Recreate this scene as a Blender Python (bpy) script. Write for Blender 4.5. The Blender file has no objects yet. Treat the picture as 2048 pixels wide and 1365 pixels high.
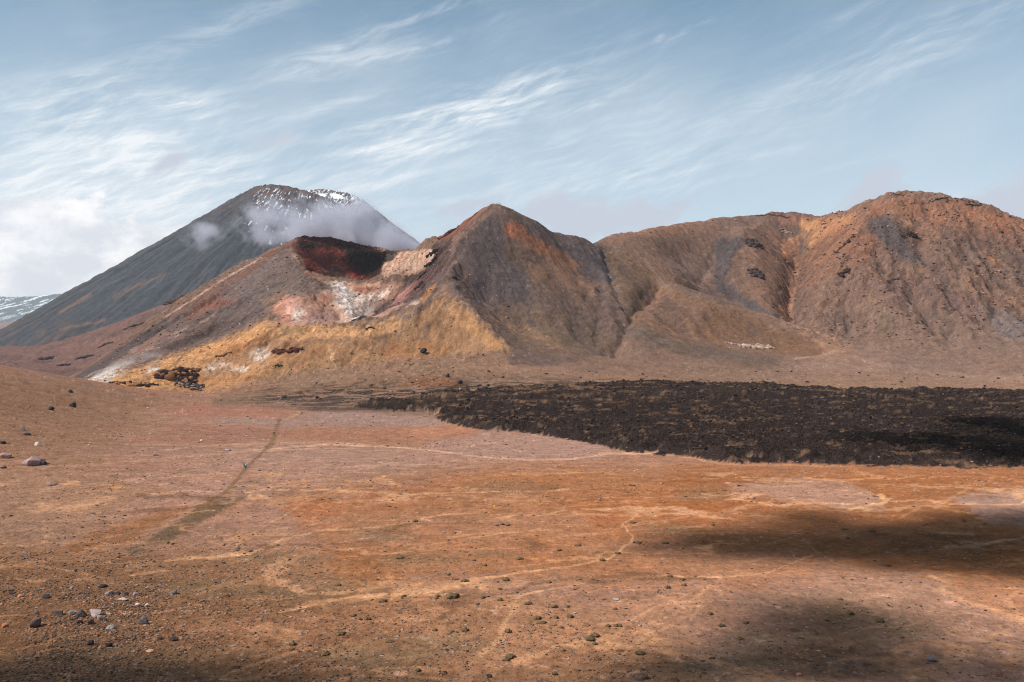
import bpy, bmesh, math, random
import numpy as np
from mathutils import Vector, Matrix, noise as mnoise

rng = np.random.default_rng(7)
random.seed(7)
SC = bpy.context.scene
COL = SC.collection
# ------------------------------------------------------------------ camera
CAMH = 33.0
F = 2000.0            # focal length in photograph pixels
YH = 700.0            # row of the horizon
cam_d = bpy.data.cameras.new("camera")
cam_d.sensor_width = 36.0
cam_d.lens = 36.0 * F / 2048.0
cam_d.shift_y = (YH - 682.5) / 2048.0
cam_d.clip_start = 0.5
cam_d.clip_end = 60000.0
cam = bpy.data.objects.new("camera", cam_d)
cam.location = (0, 0, CAMH)
cam.rotation_euler = (math.radians(90), 0, 0)
COL.objects.link(cam)
SC.camera = cam
# ------------------------------------------------------------------ sun and sky
SUN_EL = math.radians(48.0)
SUN_BEHIND = math.radians(24.0)      # sun stands to the left, a little behind the camera
SUN = Vector((-math.cos(SUN_EL) * math.cos(SUN_BEHIND), -math.cos(SUN_EL) * math.sin(SUN_BEHIND), math.sin(SUN_EL)))
sd = bpy.data.lights.new("sun", 'SUN')
sd.energy = 5.0
sd.angle = math.radians(0.5)
sd.color = (1.0, 0.95, 0.89)
so = bpy.data.objects.new("sun", sd)
so.rotation_euler = SUN.to_track_quat('Z', 'Y').to_euler()
COL.objects.link(so)

class NT:
    """short-hand for building node trees"""
    def __init__(self, tree):
        self.t = tree; tree.nodes.clear()
    def n(self, typ, **kw):
        nd = self.t.nodes.new(typ)
        ins = kw.pop('ins', {})
        for k, v in kw.items(): setattr(nd, k, v)
        for k, v in ins.items(): self.set(nd.inputs[k], v)
        return nd
    def set(self, sock, v):
        if isinstance(v, bpy.types.NodeSocket): self.t.links.new(v, sock)
        elif v is not None: sock.default_value = v
    def m(self, op, a, b=None, c=None, clamp=False):
        nd = self.t.nodes.new('ShaderNodeMath'); nd.operation = op; nd.use_clamp = clamp
        for i, v in enumerate((a, b, c)):
            if v is not None: self.set(nd.inputs[i], v)
        return nd.outputs[0]
    def ramp(self, x, a, b, lo=0.0, hi=1.0, smooth=True):
        nd = self.t.nodes.new('ShaderNodeMapRange')
        nd.interpolation_type = 'SMOOTHSTEP' if smooth else 'LINEAR'
        self.set(nd.inputs[0], x)
        for i, v in zip((1, 2, 3, 4), (a, b, lo, hi)): nd.inputs[i].default_value = v
        return nd.outputs[0]
    def mix(self, f, a, b, blend='MIX'):
        nd = self.t.nodes.new('ShaderNodeMix'); nd.data_type = 'RGBA'; nd.blend_type = blend
        self.set(nd.inputs[0], f); self.set(nd.inputs[6], a); self.set(nd.inputs[7], b)
        return nd.outputs[2]
    def comb(self, x, y, z):
        nd = self.t.nodes.new('ShaderNodeCombineXYZ')
        for i, v in enumerate((x, y, z)): self.set(nd.inputs[i], v)
        return nd.outputs[0]
    def noise(self, vec, scale, detail=5, rough=0.5, dist=0.0, lac=2.0):
        nd = self.t.nodes.new('ShaderNodeTexNoise')
        self.set(nd.inputs['Vector'], vec); nd.inputs['Scale'].default_value = scale
        nd.inputs['Detail'].default_value = detail; nd.inputs['Roughness'].default_value = rough
        nd.inputs['Distortion'].default_value = dist; nd.inputs['Lacunarity'].default_value = lac
        return nd.outputs[0]

def lin(c):
    """sRGB 0-255 to linear"""
    r = []
    for v in c:
        v /= 255.0
        r.append(v / 12.92 if v <= 0.04045 else ((v + 0.055) / 1.055) ** 2.4)
    return r

world = bpy.data.worlds.new("World")
SC.world = world
world.use_nodes = True
W = NT(world.node_tree)
sky = W.n('ShaderNodeTexSky', sky_type='NISHITA', sun_disc=False, sun_elevation=SUN_EL,
          sun_rotation=math.atan2(SUN.x, SUN.y), altitude=1700.0, air_density=1.0, dust_density=1.6, ozone_density=1.6)
geo = W.n('ShaderNodeNewGeometry')
neg = W.n('ShaderNodeVectorMath', operation='SCALE', ins={0: geo.outputs['Incoming'], 'Scale': -1.0})
tc = W.n('ShaderNodeTexCoord')
sep = W.n('ShaderNodeSeparateXYZ', ins={0: tc.outputs['Generated']})
gx, gy, gz = sep.outputs
az = W.m('ARCTAN2', gx, gy)
el = W.m('ARCSINE', gz)
# angles in "photograph pixels" measured from the view axis, used only to say where on the sky a wisp hangs
SX = W.m('MULTIPLY', az, 2000.0)      # + to the right
SY = W.m('MULTIPLY', el, 2000.0)      # + up
big = W.comb(W.m('MULTIPLY', SX, 0.001), W.m('MULTIPLY', SY, 0.001), 0.0)
warpn = W.n('ShaderNodeTexNoise', ins={'Vector': big, 'Scale': 3.0, 'Detail': 3.0, 'Roughness': 0.5})
wsub = W.n('ShaderNodeVectorMath', operation='SUBTRACT', ins={0: warpn.outputs['Color'], 1: (0.5, 0.5, 0.5)})
wsc = W.n('ShaderNodeVectorMath', operation='SCALE', ins={0: wsub.outputs[0], 'Scale': 0.09})
wadd = W.n('ShaderNodeVectorMath', operation='ADD', ins={0: big, 1: wsc.outputs[0]})
big2 = wadd.outputs[0]
def rotscale(vec, ang, sx, sy, off=(0, 0, 0)):
    nd = W.n('ShaderNodeMapping', vector_type='TEXTURE', ins={'Vector': vec})
    nd.inputs['Rotation'].default_value = (0, 0, math.radians(ang))
    nd.inputs['Scale'].default_value = (sx, sy, 1)
    nd.inputs['Location'].default_value = off
    return nd.outputs[0]
fib = W.noise(rotscale(big2, 15, 1.0, 0.11), 5.5, 12, 0.66, 0.15)          # fibres rising to the right
fib2 = W.noise(rotscale(big2, 28, 0.7, 0.16, (3, 1, 0)), 11.0, 12, 0.68, 0.25)
veil = W.noise(rotscale(big2, 20, 1.0, 0.5, (7, 2, 0)), 2.6, 6, 0.5, 0.1)
def strokes(lst, base):
    """sum of soft ellipses (azimuth px, row px, half length, half width, slope deg, amount)"""
    tot = base
    for (px, py, rx, ry, a, amt) in lst:
        x0 = 2000.0 * math.atan((px - 1024) / F)
        y0 = 2000.0 * math.atan((YH - py) / F / math.sqrt(1 + ((px - 1024) / F) ** 2))
        dx = W.m('SUBTRACT', SX, x0); dy = W.m('SUBTRACT', SY, y0)
        c, s = math.cos(math.radians(a)), math.sin(math.radians(a))
        u = W.m('ADD', W.m('MULTIPLY', dx, c / rx), W.m('MULTIPLY', dy, s / rx))
        v = W.m('ADD', W.m('MULTIPLY', dx, -s / ry), W.m('MULTIPLY', dy, c / ry))
        r2 = W.m('ADD', W.m('MULTIPLY', u, u), W.m('MULTIPLY', v, v))
        g = W.m('EXPONENT', W.m('MULTIPLY', r2, -1.0))
        tot = W.m('MULTIPLY_ADD', g, amt, tot)
    return tot
cirrus_mask = strokes([
    (960, 225, 240, 38, 20, 0.75), (1060, 175, 90, 22, 16, 0.5), (800, 240, 130, 16, 14, 0.5),
    (650, 125, 130, 24, 17, 0.55), (820, 105, 110, 12, 16, 0.45), (380, 202, 70, 16, 8, 0.65), (430, 235, 60, 12, 18, 0.35),
    (640, 215, 150, 14, 14, 0.3), (880, 20, 130, 10, 18, 0.3), (700, 80, 150, 10, 20, 0.22), (430, 60, 230, 20, 25, 0.30),
    (740, 300, 90, 10, 10, 0.35), (760, 360, 90, 14, 12, 0.45), (850, 310, 180, 60, 40, 0.35), (60, 180, 90, 12, 20, 0.3),
    (120, 230, 140, 60, 20, 0.45), (230, 290, 120, 30, 10, 0.45), (80, 400, 170, 60, 10, 0.7), (330, 350, 260, 60, 8, 0.65), (180, 260, 230, 90, 15, 0.35),
    (330, 440, 240, 60, 5, 0.8), (1240, 180, 90, 12, 24, 0.35), (1160, 220, 70, 8, 16, 0.25), (1370, 65, 50, 7, 25, 0.4),
    (1320, 76, 14, 6, 30, 0.6), (1420, 335, 160, 9, 11, 0.5), (1250, 350, 150, 24, 10, 0.32), (1660, 340, 100, 6, 11, 0.3),
    (1560, 210, 330, 50, 22, 0.30), (1880, 90, 220, 40, 25, 0.2), (1700, 30, 120, 10, 22, 0.22), (1150, 290, 220, 60, 15, 0.30),
    (1050, 390, 260, 30, 10, 0.35), (1330, 385, 200, 14, 12, 0.35), (700, 330, 300, 80, 15, 0.15), (1960, 400, 110, 20, 8, 0.3),
    (940, 60, 380, 60, 22, 0.06)], 0.03)
fibre = W.m('MULTIPLY', W.ramp(fib, 0.40, 0.70), 0.75)
fibre = W.m('MULTIPLY_ADD', W.ramp(fib2, 0.42, 0.72), 0.45, fibre)
fibre = W.m('MULTIPLY_ADD', W.ramp(veil, 0.35, 0.75), 0.55, fibre)
cir = W.m('MULTIPLY', cirrus_mask, fibre)
cir = W.m('MULTIPLY_ADD', W.ramp(veil, 0.35, 0.8), 0.12, cir)
cir = W.m('MULTIPLY', cir, 1.0, clamp=True)
# base sky: the physical sky, washed out a little as in the photograph
hs = W.n('ShaderNodeHueSaturation', ins={'Color': sky.outputs[0], 'Saturation': 1.02, 'Value': 0.95, 'Hue': 0.480})
lowhaze = W.ramp(SY, 760.0, 120.0, 0.0, 1.0, smooth=False)
skycol = W.mix(W.m('MULTIPLY', W.m('POWER', lowhaze, 1.15), 0.92), hs.outputs[0], (*[v * 10.0 * 1.0 for v in lin((196, 209, 219))], 1))
cloudwhite = (*[v * 10.0 for v in lin((222, 227, 231))], 1)
skycol = W.mix(cir, skycol, cloudwhite)
# cumulus bank low on the left and grey lilac puffs behind the peaks
cumn = W.noise(rotscale(big, 0, 1.0, 0.7, (5, 5, 0)), 7.0, 9, 0.58, 0.2)
bank = strokes([(110, 565, 190, 85, 5, 1.9), (10, 430, 110, 70, 0, 0.95), (240, 600, 120, 50, 0, 0.6), (330, 480, 190, 60, 0, 0.55), (470, 440, 100, 30, 0, 0.35)], 0.0)
bankm = W.ramp(W.m('ADD', W.m('MULTIPLY', bank, 0.75), W.m('MULTIPLY', W.m('SUBTRACT', cumn, 0.5), 3.0)), 0.34, 0.56)
skycol = W.mix(W.m('MULTIPLY', bankm, W.ramp(bank, 0.02, 0.25)), skycol, W.mix(W.ramp(cumn, 0.4, 0.66), (*[v * 10 for v in lin((205, 209, 217))], 1), (*[v * 10 for v in lin((240, 239, 240))], 1)))
puffn = W.noise(rotscale(big, 25, 1.0, 0.6, (1, 9, 0)), 9.0, 8, 0.6, 0.3)
puffs = strokes([(1220, 440, 150, 42, 5, 1.0), (1100, 415, 60, 30, 10, 0.5), (930, 435, 70, 42, 35, 0.9), (1320, 440, 60, 25, 0, 0.5), (1755, 385, 55, 38, 35, 0.9), (1740, 420, 70, 26, 10, 0.6),
                 (2010, 410, 80, 40, 20, 0.9), (2090, 420, 80, 60, 20, 0.9), (545, 270, 60, 26, 30, 0.42), (335, 325, 40, 20, 30, 0.5), (440, 360, 60, 26, 10, 0.32), (215, 375, 60, 20, 35, 0.4), (610, 300, 60, 22, -10, 0.25)], 0.0)
puffm = W.m('MULTIPLY', W.ramp(W.m('ADD', W.m('MULTIPLY', puffs, 0.9), W.m('MULTIPLY', W.m('SUBTRACT', puffn, 0.5), 3.6)), 0.12, 0.80), W.ramp(puffs, 0.03, 0.4, 0, 0.9))
skycol = W.mix(puffm, skycol, (*[v * 10 for v in lin((184, 190, 203))], 1))
bg = W.n('ShaderNodeBackground', ins={'Color': skycol, 'Strength': 0.1})
wo = W.n('ShaderNodeOutputWorld', ins={'Surface': bg.outputs[0]})
world.cycles.sampling_method = 'MANUAL'
world.cycles.sample_map_resolution = 512
SC.view_settings.view_transform = 'Standard'
SC.view_settings.look = 'None'
SC.view_settings.exposure = 0.3
SC.view_settings.gamma = 1.0
SC.view_settings.use_curve_mapping = False
SC.render.engine = 'CYCLES'
SC.cycles.max_bounces = 6
SC.cycles.diffuse_bounces = 2
SC.cycles.glossy_bounces = 1
SC.cycles.volume_bounces = 1
SC.cycles.transparent_max_bounces = 8
SC.cycles.use_denoising = True
SC.cycles.denoising_prefilter = 'NONE'
SC.cycles.denoising_input_passes = 'RGB_ALBEDO_NORMAL'
SC.cycles.filter_width = 1.15
SC.cycles.use_adaptive_sampling = True
SC.cycles.adaptive_threshold = 0.02
SC.cycles.sample_clamp_indirect = 4.0

# ------------------------------------------------------------------ numpy noise helpers
_perm = rng.permutation(4096).astype(np.int64)
_ang = rng.random(4096) * 2 * np.pi
_gx, _gy = np.cos(_ang).astype(np.float32), np.sin(_ang).astype(np.float32)
def perlin(x, y):
    xi = np.floor(x).astype(np.int64); yi = np.floor(y).astype(np.int64)
    xf = (x - xi).astype(np.float32); yf = (y - yi).astype(np.float32)
    u = xf * xf * xf * (xf * (xf * 6 - 15) + 10); v = yf * yf * yf * (yf * (yf * 6 - 15) + 10)
    def g(ix, iy, fx, fy):
        h = _perm[(_perm[ix & 4095] + iy) & 4095]
        return _gx[h] * fx + _gy[h] * fy
    a = g(xi, yi, xf, yf); b = g(xi + 1, yi, xf - 1, yf)
    c = g(xi, yi + 1, xf, yf - 1); d = g(xi + 1, yi + 1, xf - 1, yf - 1)
    return (a + u * (b - a)) * (1 - v) + (c + u * (d - c)) * v * 1.0
def fbm(x, y, scale, octs=5, gain=0.5, off=0.0, ridged=False):
    tot = np.zeros(np.shape(x), np.float32); amp = 1.0; f = 1.0 / scale; nrm = 0
    for o in range(octs):
        n = perlin(x * f + off + 17.3 * o, y * f - off + 9.1 * o)
        if ridged: n = 0.5 - np.abs(n) * 1.6
        tot += amp * n; nrm += amp; amp *= gain; f *= 2.03
    return tot / nrm * (1.6 if not ridged else 1.4)
def sstep(x, a, b):
    t = np.clip((x - a) / (b - a), 0, 1); return t * t * (3 - 2 * t)

# ------------------------------------------------------------------ the shape of the land
def P(px, py, Y): return ((px - 1024) / F * Y, Y, CAMH + (YH - py) / F * Y)
lines = [
 # left flank crest of the crater mountain
 [(585,482,1240),(520,515,1230),(450,555,1220),(400,585,1200),(330,630,1150),(250,685,1080),(190,722,1000),(145,755,930)],
 # back rim of the crater and the summit
 [(585,482,1240),(600,486,1262),(640,490,1280),(680,486,1280),(705,496,1270),(740,500,1255),(770,509,1240),(800,506,1200),(830,503,1170),(860,497,1130),(875,480,1110),(900,462,1080),(940,437,1040),(965,420,1020),(985,412,1004),(1003,413,1000)],
 # front rim of the deep crater
 [(585,497,1215),(594,512,1175),(608,537,1105),(640,560,1045),(700,571,1005),(760,562,1003),(800,553,1000)],
 # path ridge summit to yellow shoulder
 [(995,412,1000),(960,440,985),(930,466,962),(905,497,940),(915,522,925),(897,550,905),(876,580,885),(858,602,868),(835,624,852),(790,642,850),(740,652,850),(690,657,855),(640,652,862),(580,648,875),(530,640,890),(480,660,892),(430,682,890),(330,713,880),(250,737,860),(180,762,840)],
 # yellow spur
 [(905,588,880),(930,610,852),(970,650,832),(1005,688,815),(1015,703,806)],
 [(960,590,905),(1040,640,878),(1130,690,848)],
 # right side of main cone
 [(1003,413,1000),(1040,428,1006),(1070,442,1012),(1100,458,1022),(1135,468,1040),(1170,475,1060),(1210,472,1100)],
 # gully between cone and ridge
 [(1207,500,1072),(1214,530,1030),(1225,560,990),(1258,608,932),(1245,655,885)],
 # skyline
 [(1210,472,1100),(1300,458,1150),(1380,447,1220),(1440,436,1300),(1500,433,1325),(1560,429,1330),(1610,433,1320),(1660,438,1300),(1700,426,1270),(1725,413,1250),(1750,400,1230),(1790,389,1200),(1850,391,1190),(1900,397,1190),(1960,412,1180),(2010,432,1170),(2048,448,1160),(2200,500,1150),(2400,580,1150)],
 # spur hill crest
 [(1312,570,1012),(1350,574,1006),(1400,590,1000),(1450,606,992),(1500,624,980),(1560,648,962),(1610,668,945),(1668,692,925)],
 # grey rib between the side valleys
 [(1490,462,1215),(1455,510,1160),(1440,560,1110),(1480,590,1080),(1560,640,1035)],
 # rocky chute
 [(1600,480,1270),(1585,520,1215),(1580,560,1165),(1577,620,1080),(1580,645,1040),(1620,662,1000),(1690,682,962),(1700,700,930)],
 [(1512,470,1212),(1522,540,1132),(1552,600,1082)],
 # spur of the right mountain
 [(1760,405,1215),(1720,450,1165),(1695,510,1115),(1662,580,1068),(1640,630,1030)],
 [(1850,420,1170),(1880,500,1090),(1930,580,1030),(1960,640,975)],
 [(1780,470,1135),(1775,540,1075),(1770,610,1010)],
 # base of mountains
 [(760,731,790),(900,736,772),(1000,731,782),(1100,735,790),(1200,740,800),(1350,746,810),(1500,751,820),(1700,746,850),(1900,756,850),(2048,761,830),(2250,765,830)],
 # left hill crest
 [(-300,690,520),(0,735,550),(100,746,585),(200,768,650),(300,785,720),(400,793,790)],
]
pts = [
 (-200,800,400),(0,800,430),(0,860,350),(0,905,302),(100,830,432),(100,880,345),(200,822,510),(200,860,400),(330,820,540),
 (480,720,832),(600,700,822),(700,700,822),(650,740,800),(800,692,832),(560,757,790),(500,776,770),(400,791,760),(300,765,800),(380,740,820),(430,770,780),
 (850,652,842),(850,702,816),(930,690,820),(770,690,835),
 (620,652,905),(720,656,908),(600,592,948),(560,612,935),(640,600,948),(700,616,950),(745,612,960),(650,625,935),(590,612,925),(690,590,975),(790,602,958),(800,565,990),(850,545,1000),(840,592,925),(880,520,985),(760,640,900),
 (800,530,1090),(840,516,1080),(830,535,1040),(870,500,1040),
 (700,563,1155),(650,540,1180),(620,520,1200),(740,545,1175),(765,520,1205),(670,515,1215),(720,520,1215),
 (560,520,1150),(500,560,1082),(440,600,1032),(360,650,982),(300,690,952),(220,735,902),(640,585,968),(560,600,962),(500,640,930),(400,690,906),(450,650,950),(620,560,1010),
 (1000,500,960),(1000,560,920),(1000,620,882),(1010,660,852),(1100,540,962),(1100,620,900),(1100,680,852),(1180,560,984),(1200,630,912),(1180,690,862),(1130,500,1010),(1060,590,912),(950,520,935),(950,570,905),
 (1280,500,1080),(1290,545,1035),(1270,470,1140),
 (1300,620,940),(1290,650,905),(1400,640,942),(1400,680,905),(1500,660,942),(1500,695,902),(1600,690,912),(1350,692,868),(1500,712,860),(1650,716,880),(1270,600,955),
 (1420,568,1092),(1520,602,1058),(1560,640,1030),(1370,560,1055),(1350,520,1130),(1450,520,1152),(1440,470,1240),(1330,480,1140),(1400,510,1165),
 (1640,470,1262),(1650,510,1190),(1620,560,1140),
 (1800,480,1122),(1800,560,1052),(1800,620,1002),(1800,680,942),(1900,480,1110),(1900,560,1048),(1900,640,980),(1900,700,912),(2030,520,1092),(2030,600,1020),(2030,680,932),(2048,722,880),(1800,716,890),(1700,640,1012),(2200,650,1000),
 # apron beyond the crater mountain
 (0,696,2600),(100,694,2400),(200,681,2200),(300,641,2100),(400,601,2000),(100,728,1600),(145,753,1400),(100,749,1380),(60,745,1380),(0,741,1400),(170,711,1600),(225,690,1600),(270,660,1700),(370,597,1800),(-300,700,2500),(60,712,2000),(150,700,2000),
 # lava field
 (500,806,640),(640,815,580),(860,832,505),(600,795,680),(900,776,680),(1200,776,680),(1500,775,700),(1800,785,700),(2048,790,690),(700,770,740),(1000,762,730),(1300,762,740),(760,800,640),
]
CP = []
for L in lines:
    for a, b in zip(L[:-1], L[1:]):
        A, B = np.array(P(*a)), np.array(P(*b))
        k = max(1, int(np.linalg.norm(B[:2] - A[:2]) / 28))
        for i in range(k): CP.append(tuple(A + (B - A) * i / k))
    CP.append(P(*L[-1]))
CP += [P(*p) for p in pts]
# hidden ground (metres)
def H(px, Y, z): CP.append(((px - 1024) / F * Y, Y, z))
for px, Y, z in [(50,900,0),(150,850,0),(-100,900,4),(-300,900,10),(400,1480,55),(250,1350,8),(145,1180,-6),(600,1480,60),(700,1480,70),(850,1420,75),(950,1300,95),(1060,1330,95),
                 (690,1070,80),(690,1105,82),(730,1090,84),(650,1105,95),(770,1080,95),(1400,1048,78),(1480,1030,70),(1600,985,45),
                 (500,2100,110),(700,2100,95),(900,2000,75),(1100,1800,60),(600,2900,60),(200,2900,45),(-300,2900,40),(-500,1600,10),(-700,1000,12),(-500,600,35),(1000,2900,55),(1500,2500,60),(2000,2500,60),(2500,2500,60),(2600,1500,60),(2500,1000,50),
                 (1210,1250,105),(1003,1050,150),(1040,1055,146),(1075,1065,138),(1110,1080,132),(1150,1110,132),(1185,1150,130),(960,1090,145),(920,1130,138),(145,1000,-6),(170,1060,-2),(200,1090,6),(250,1150,18),(330,1225,42),(400,1270,70),(120,1200,-8),(1850,1260,170),(1790,1270,170),(1900,1260,165),(1300,1350,110),(1440,1550,120),(1560,1600,120),(1660,1550,120),(1790,1450,120),(1900,1450,120),(2048,1420,110),(2250,1400,90),
                 (-600,400,18)]:
    H(px, Y, z)
for Y, n in [(90, 7), (120, 7), (160, 7), (210, 8), (270, 9), (340, 10), (420, 11), (500, 12), (580, 12)]:
    for i in range(n):
        X = (i / (n - 1) * 2 - 1) * Y * 0.85
        px = X / Y * F + 1024
        if px < 420 and Y > 290: continue
        z = 0.0
        if px > 1150 and Y > 320: z = 1.5 * min(1, (Y - 320) / 150)
        CP.append((X, Y, z))
CP += [(-300, 150, 4), (-260, 60, 8), (300, 60, 6), (0, 60, 3), (-60, 40, 10), (60, 40, 9), (0, 20, 22), (-40, 10, 25), (40, 10, 24), (0, -5, 31.2), (-80, -30, 32), (80, -30, 32), (0, -60, 34)]
CP = np.array(CP, np.float64)
# drop near duplicates
keep = []
for i in range(len(CP)):
    if all((CP[i, 0] - CP[j, 0]) ** 2 + (CP[i, 1] - CP[j, 1]) ** 2 > 16 for j in keep): keep.append(i)
CP = CP[keep]
Cc = 7.0
D = np.sqrt(((CP[:, None, :2] - CP[None, :, :2]) ** 2).sum(-1) + Cc * Cc)
wts = np.linalg.solve(D - 0.3 * np.eye(len(CP)), CP[:, 2] - 20.0)
GS = 6.0
GX0, GX1, GY0, GY1 = -2300.0, 2400.0, -80.0, 3010.0
nx, ny = int((GX1 - GX0) / GS) + 1, int((GY1 - GY0) / GS) + 1
gxs = (GX0 + np.arange(nx) * GS); gys = (GY0 + np.arange(ny) * GS)
BASE = np.full((ny, nx), 20.0, np.float32)
for j0 in range(0, ny, 40):
    yy = gys[j0:j0 + 40]
    acc = np.zeros((len(yy), nx), np.float32)
    dy2 = (yy[:, None].astype(np.float32) - CP[None, :, 1].astype(np.float32)) ** 2
    dx2 = (gxs[:, None].astype(np.float32) - CP[None, :, 0].astype(np.float32)) ** 2 + Cc * Cc
    for k, w in enumerate(wts):
        acc += np.float32(w) * np.sqrt(dy2[:, k][:, None] + dx2[:, k][None, :])
    BASE[j0:j0 + 40] += acc
def cubic(grid, x0, y0, gs, x, y):
    h, w = grid.shape
    fx = np.clip((x - x0) / gs, 1.001, w - 2.01); fy = np.clip((y - y0) / gs, 1.001, h - 2.01)
    ix = fx.astype(np.int32); iy = fy.astype(np.int32); tx = (fx - ix).astype(np.float32); ty = (fy - iy).astype(np.float32)
    def wt(t): return (-0.5*t + t*t - 0.5*t**3, 1 - 2.5*t*t + 1.5*t**3, 0.5*t + 2*t*t - 1.5*t**3, -0.5*t*t + 0.5*t**3)
    wx, wy = wt(tx), wt(ty); out = 0
    for j in range(4):
        r = 0
        for i in range(4): r = r + wx[i] * grid[iy + j - 1, ix + i - 1]
        out = out + wy[j] * r
    return out
# fall-line streaks: noise smeared along the steepest descent
LS = 1.6
LX0, LX1, LY0, LY1 = -760.0, 760.0, 770.0, 1420.0
lx = np.arange(LX0, LX1, LS); ly = np.arange(LY0, LY1, LS)
LXX, LYY = np.meshgrid(lx, ly)
Lh = cubic(BASE, GX0, GY0, GS, LXX, LYY) + fbm(LXX, LYY, 60, 3) * 4
gyv, gxv = np.gradient(Lh, LS)
gm = np.sqrt(gxv ** 2 + gyv ** 2) + 1e-4
sl = (gm / (gm + 0.12)).astype(np.float32)
dirx = (-gxv / gm * sl).astype(np.float32); diry = (-gyv / gm * sl).astype(np.float32)
def lic(src, steps, step=1.0):
    h, w = src.shape
    jj, ii = np.meshgrid(np.arange(h, dtype=np.float32), np.arange(w, dtype=np.float32), indexing='ij')
    acc = src.copy(); cnt = 1
    for sgn in (1, -1):
        x = ii.copy(); y = jj.copy()
        for _ in range(steps):
            xi = np.clip(x, 0, w - 1).astype(np.int32); yi = np.clip(y, 0, h - 1).astype(np.int32)
            x += sgn * dirx[yi, xi] * step; y += sgn * diry[yi, xi] * step
            xi = np.clip(x + .5, 0, w - 1).astype(np.int32); yi = np.clip(y + .5, 0, h - 1).astype(np.int32)
            acc += src[yi, xi]; cnt += 1
    acc /= cnt
    return (acc - acc.mean()) / acc.std()
srcf = rng.standard_normal(LXX.shape).astype(np.float32)
srcc = fbm(LXX, LYY, 9, 3, 0.6, 4.0)
STf = lic(srcf, 14)
STc = lic(srcc, 34, 1.2)
def flow(h, runs, seed):
    """water running down the slope: how much land drains through every cell"""
    r = np.random.default_rng(seed); hh, ww = h.shape
    tot = np.zeros(h.size, np.float32)
    offs = [(-1,0),(1,0),(0,-1),(0,1),(-1,-1),(-1,1),(1,-1),(1,1)]
    for k in range(runs):
        hn = h + r.standard_normal(h.shape).astype(np.float32) * 0.12
        best = np.zeros(h.shape, np.float32); rec = np.arange(h.size).reshape(h.shape).copy(); ids = rec.copy()
        for dy, dx in offs:
            sh = np.full(h.shape, 1e9, np.float32)
            ys, yd = (slice(max(dy,0), hh + min(dy,0)), slice(max(-dy,0), hh + min(-dy,0)))
            xs, xd = (slice(max(dx,0), ww + min(dx,0)), slice(max(-dx,0), ww + min(-dx,0)))
            sh[yd, xd] = hn[ys, xs]
            drop = (hn - sh) / math.hypot(dy, dx) * (0.8 + 0.4 * r.random(h.shape).astype(np.float32))
            up = drop > best
            best[up] = drop[up]; rec[up] = (ids + dy * ww + dx)[up]
        order = np.argsort(-hn, axis=None).tolist(); rl = rec.ravel().tolist(); acc = [1.0] * h.size
        for i in order:
            j = rl[i]
            if j != i: acc[j] += acc[i]
        tot += np.log(np.array(acc, np.float32))
    return (tot / runs).reshape(h.shape)
def blur(a, n=1):
    for _ in range(n):
        a = (np.roll(a, 1, 0) + np.roll(a, -1, 0) + 2 * a) / 4; a = (np.roll(a, 1, 1) + np.roll(a, -1, 1) + 2 * a) / 4
    return a
def erode(h, cell, steps, k, seed):
    """carve gullies where the water gathers; returns the cut (normalised) and the drainage"""
    gy_, gx_ = np.gradient(h, cell); sl_e = blur(np.clip(np.hypot(gx_, gy_), 0, 0.8), 4)
    e = h.copy()
    for it in range(steps):
        fl_ = flow(e, 3, seed + it)
        cut = np.clip(fl_, 0, 6) ** 1.3 * k * np.clip(sl_e * 2.2 - 0.12, 0, 1)
        e = e - blur(cut, 1)
        e = blur(e, 1) * 0.4 + e * 0.6
    cv = e - h; cv = cv - blur(cv, 14)
    cv[:6] = 0; cv[-6:] = 0; cv[:, :6] = 0; cv[:, -6:] = 0
    sel = sl_e > 0.25
    cv = np.clip(cv / cv[sel].std(), -3.2, 2.4)
    fl_ = blur(fl_, 1)
    return cv, np.clip((fl_ - fl_[sel].mean()) / fl_[sel].std(), -2.5, 3)
ES = 2
eh = (Lh + fbm(LXX, LYY, 14, 4, .6, 7.) * 2.0)[::ES, ::ES].astype(np.float32)
CARVE, FLOWL = erode(eh, LS * ES, 3, 0.20, 50)
ES2 = 6
eh = (Lh + fbm(LXX, LYY, 40, 4, .6, 9.) * 4.0)[::ES2, ::ES2].astype(np.float32)
CARVE2, FLOWL2 = erode(eh, LS * ES2, 3, 0.6, 90)
def eroded_at(X, Y):
    a = np.zeros(X.shape, np.float32); b = np.zeros(X.shape, np.float32)
    m = (X > LX0 + 12) & (X < LX1 - 12) & (Y > LY0 + 12) & (Y < LY1 - 12)
    x, y = X[m], Y[m]
    ins = sstep(x, LX0 + 12, LX0 + 60) * sstep(-x, -LX1 + 12, -LX1 + 60) * sstep(y, LY0 + 10, LY0 + 40) * sstep(-y, -LY1 + 10, -LY1 + 50)
    x2 = x + fbm(x, y, 12, 3, .5, 301.) * 5; y2 = y + fbm(x, y, 12, 3, .5, 311.) * 5
    a[m] = (cubic(CARVE, LX0, LY0, LS * ES, x2, y2) * 0.9 + cubic(CARVE2, LX0, LY0, LS * ES2, x2, y2) * 2.4) * ins
    b[m] = (cubic(FLOWL, LX0, LY0, LS * ES, x2, y2) + cubic(FLOWL2, LX0, LY0, LS * ES2, x2, y2) * 0.8) * ins
    return a, b
def streak(grid, X, Y):
    inside = sstep(X, LX0, LX0 + 30) * sstep(-X, -LX1, -LX1 + 30) * sstep(Y, LY0, LY0 + 20) * sstep(-Y, -LY1, -LY1 + 30)
    return cubic(grid, LX0, LY0, LS, X, Y) * inside
def streaks_at(X, Y):
    a = np.zeros(X.shape, np.float32); b = np.zeros(X.shape, np.float32)
    m = (X > LX0) & (X < LX1) & (Y > LY0) & (Y < LY1)
    a[m] = streak(STf, X[m], Y[m]); b[m] = streak(STc, X[m], Y[m])
    return a, b

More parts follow.
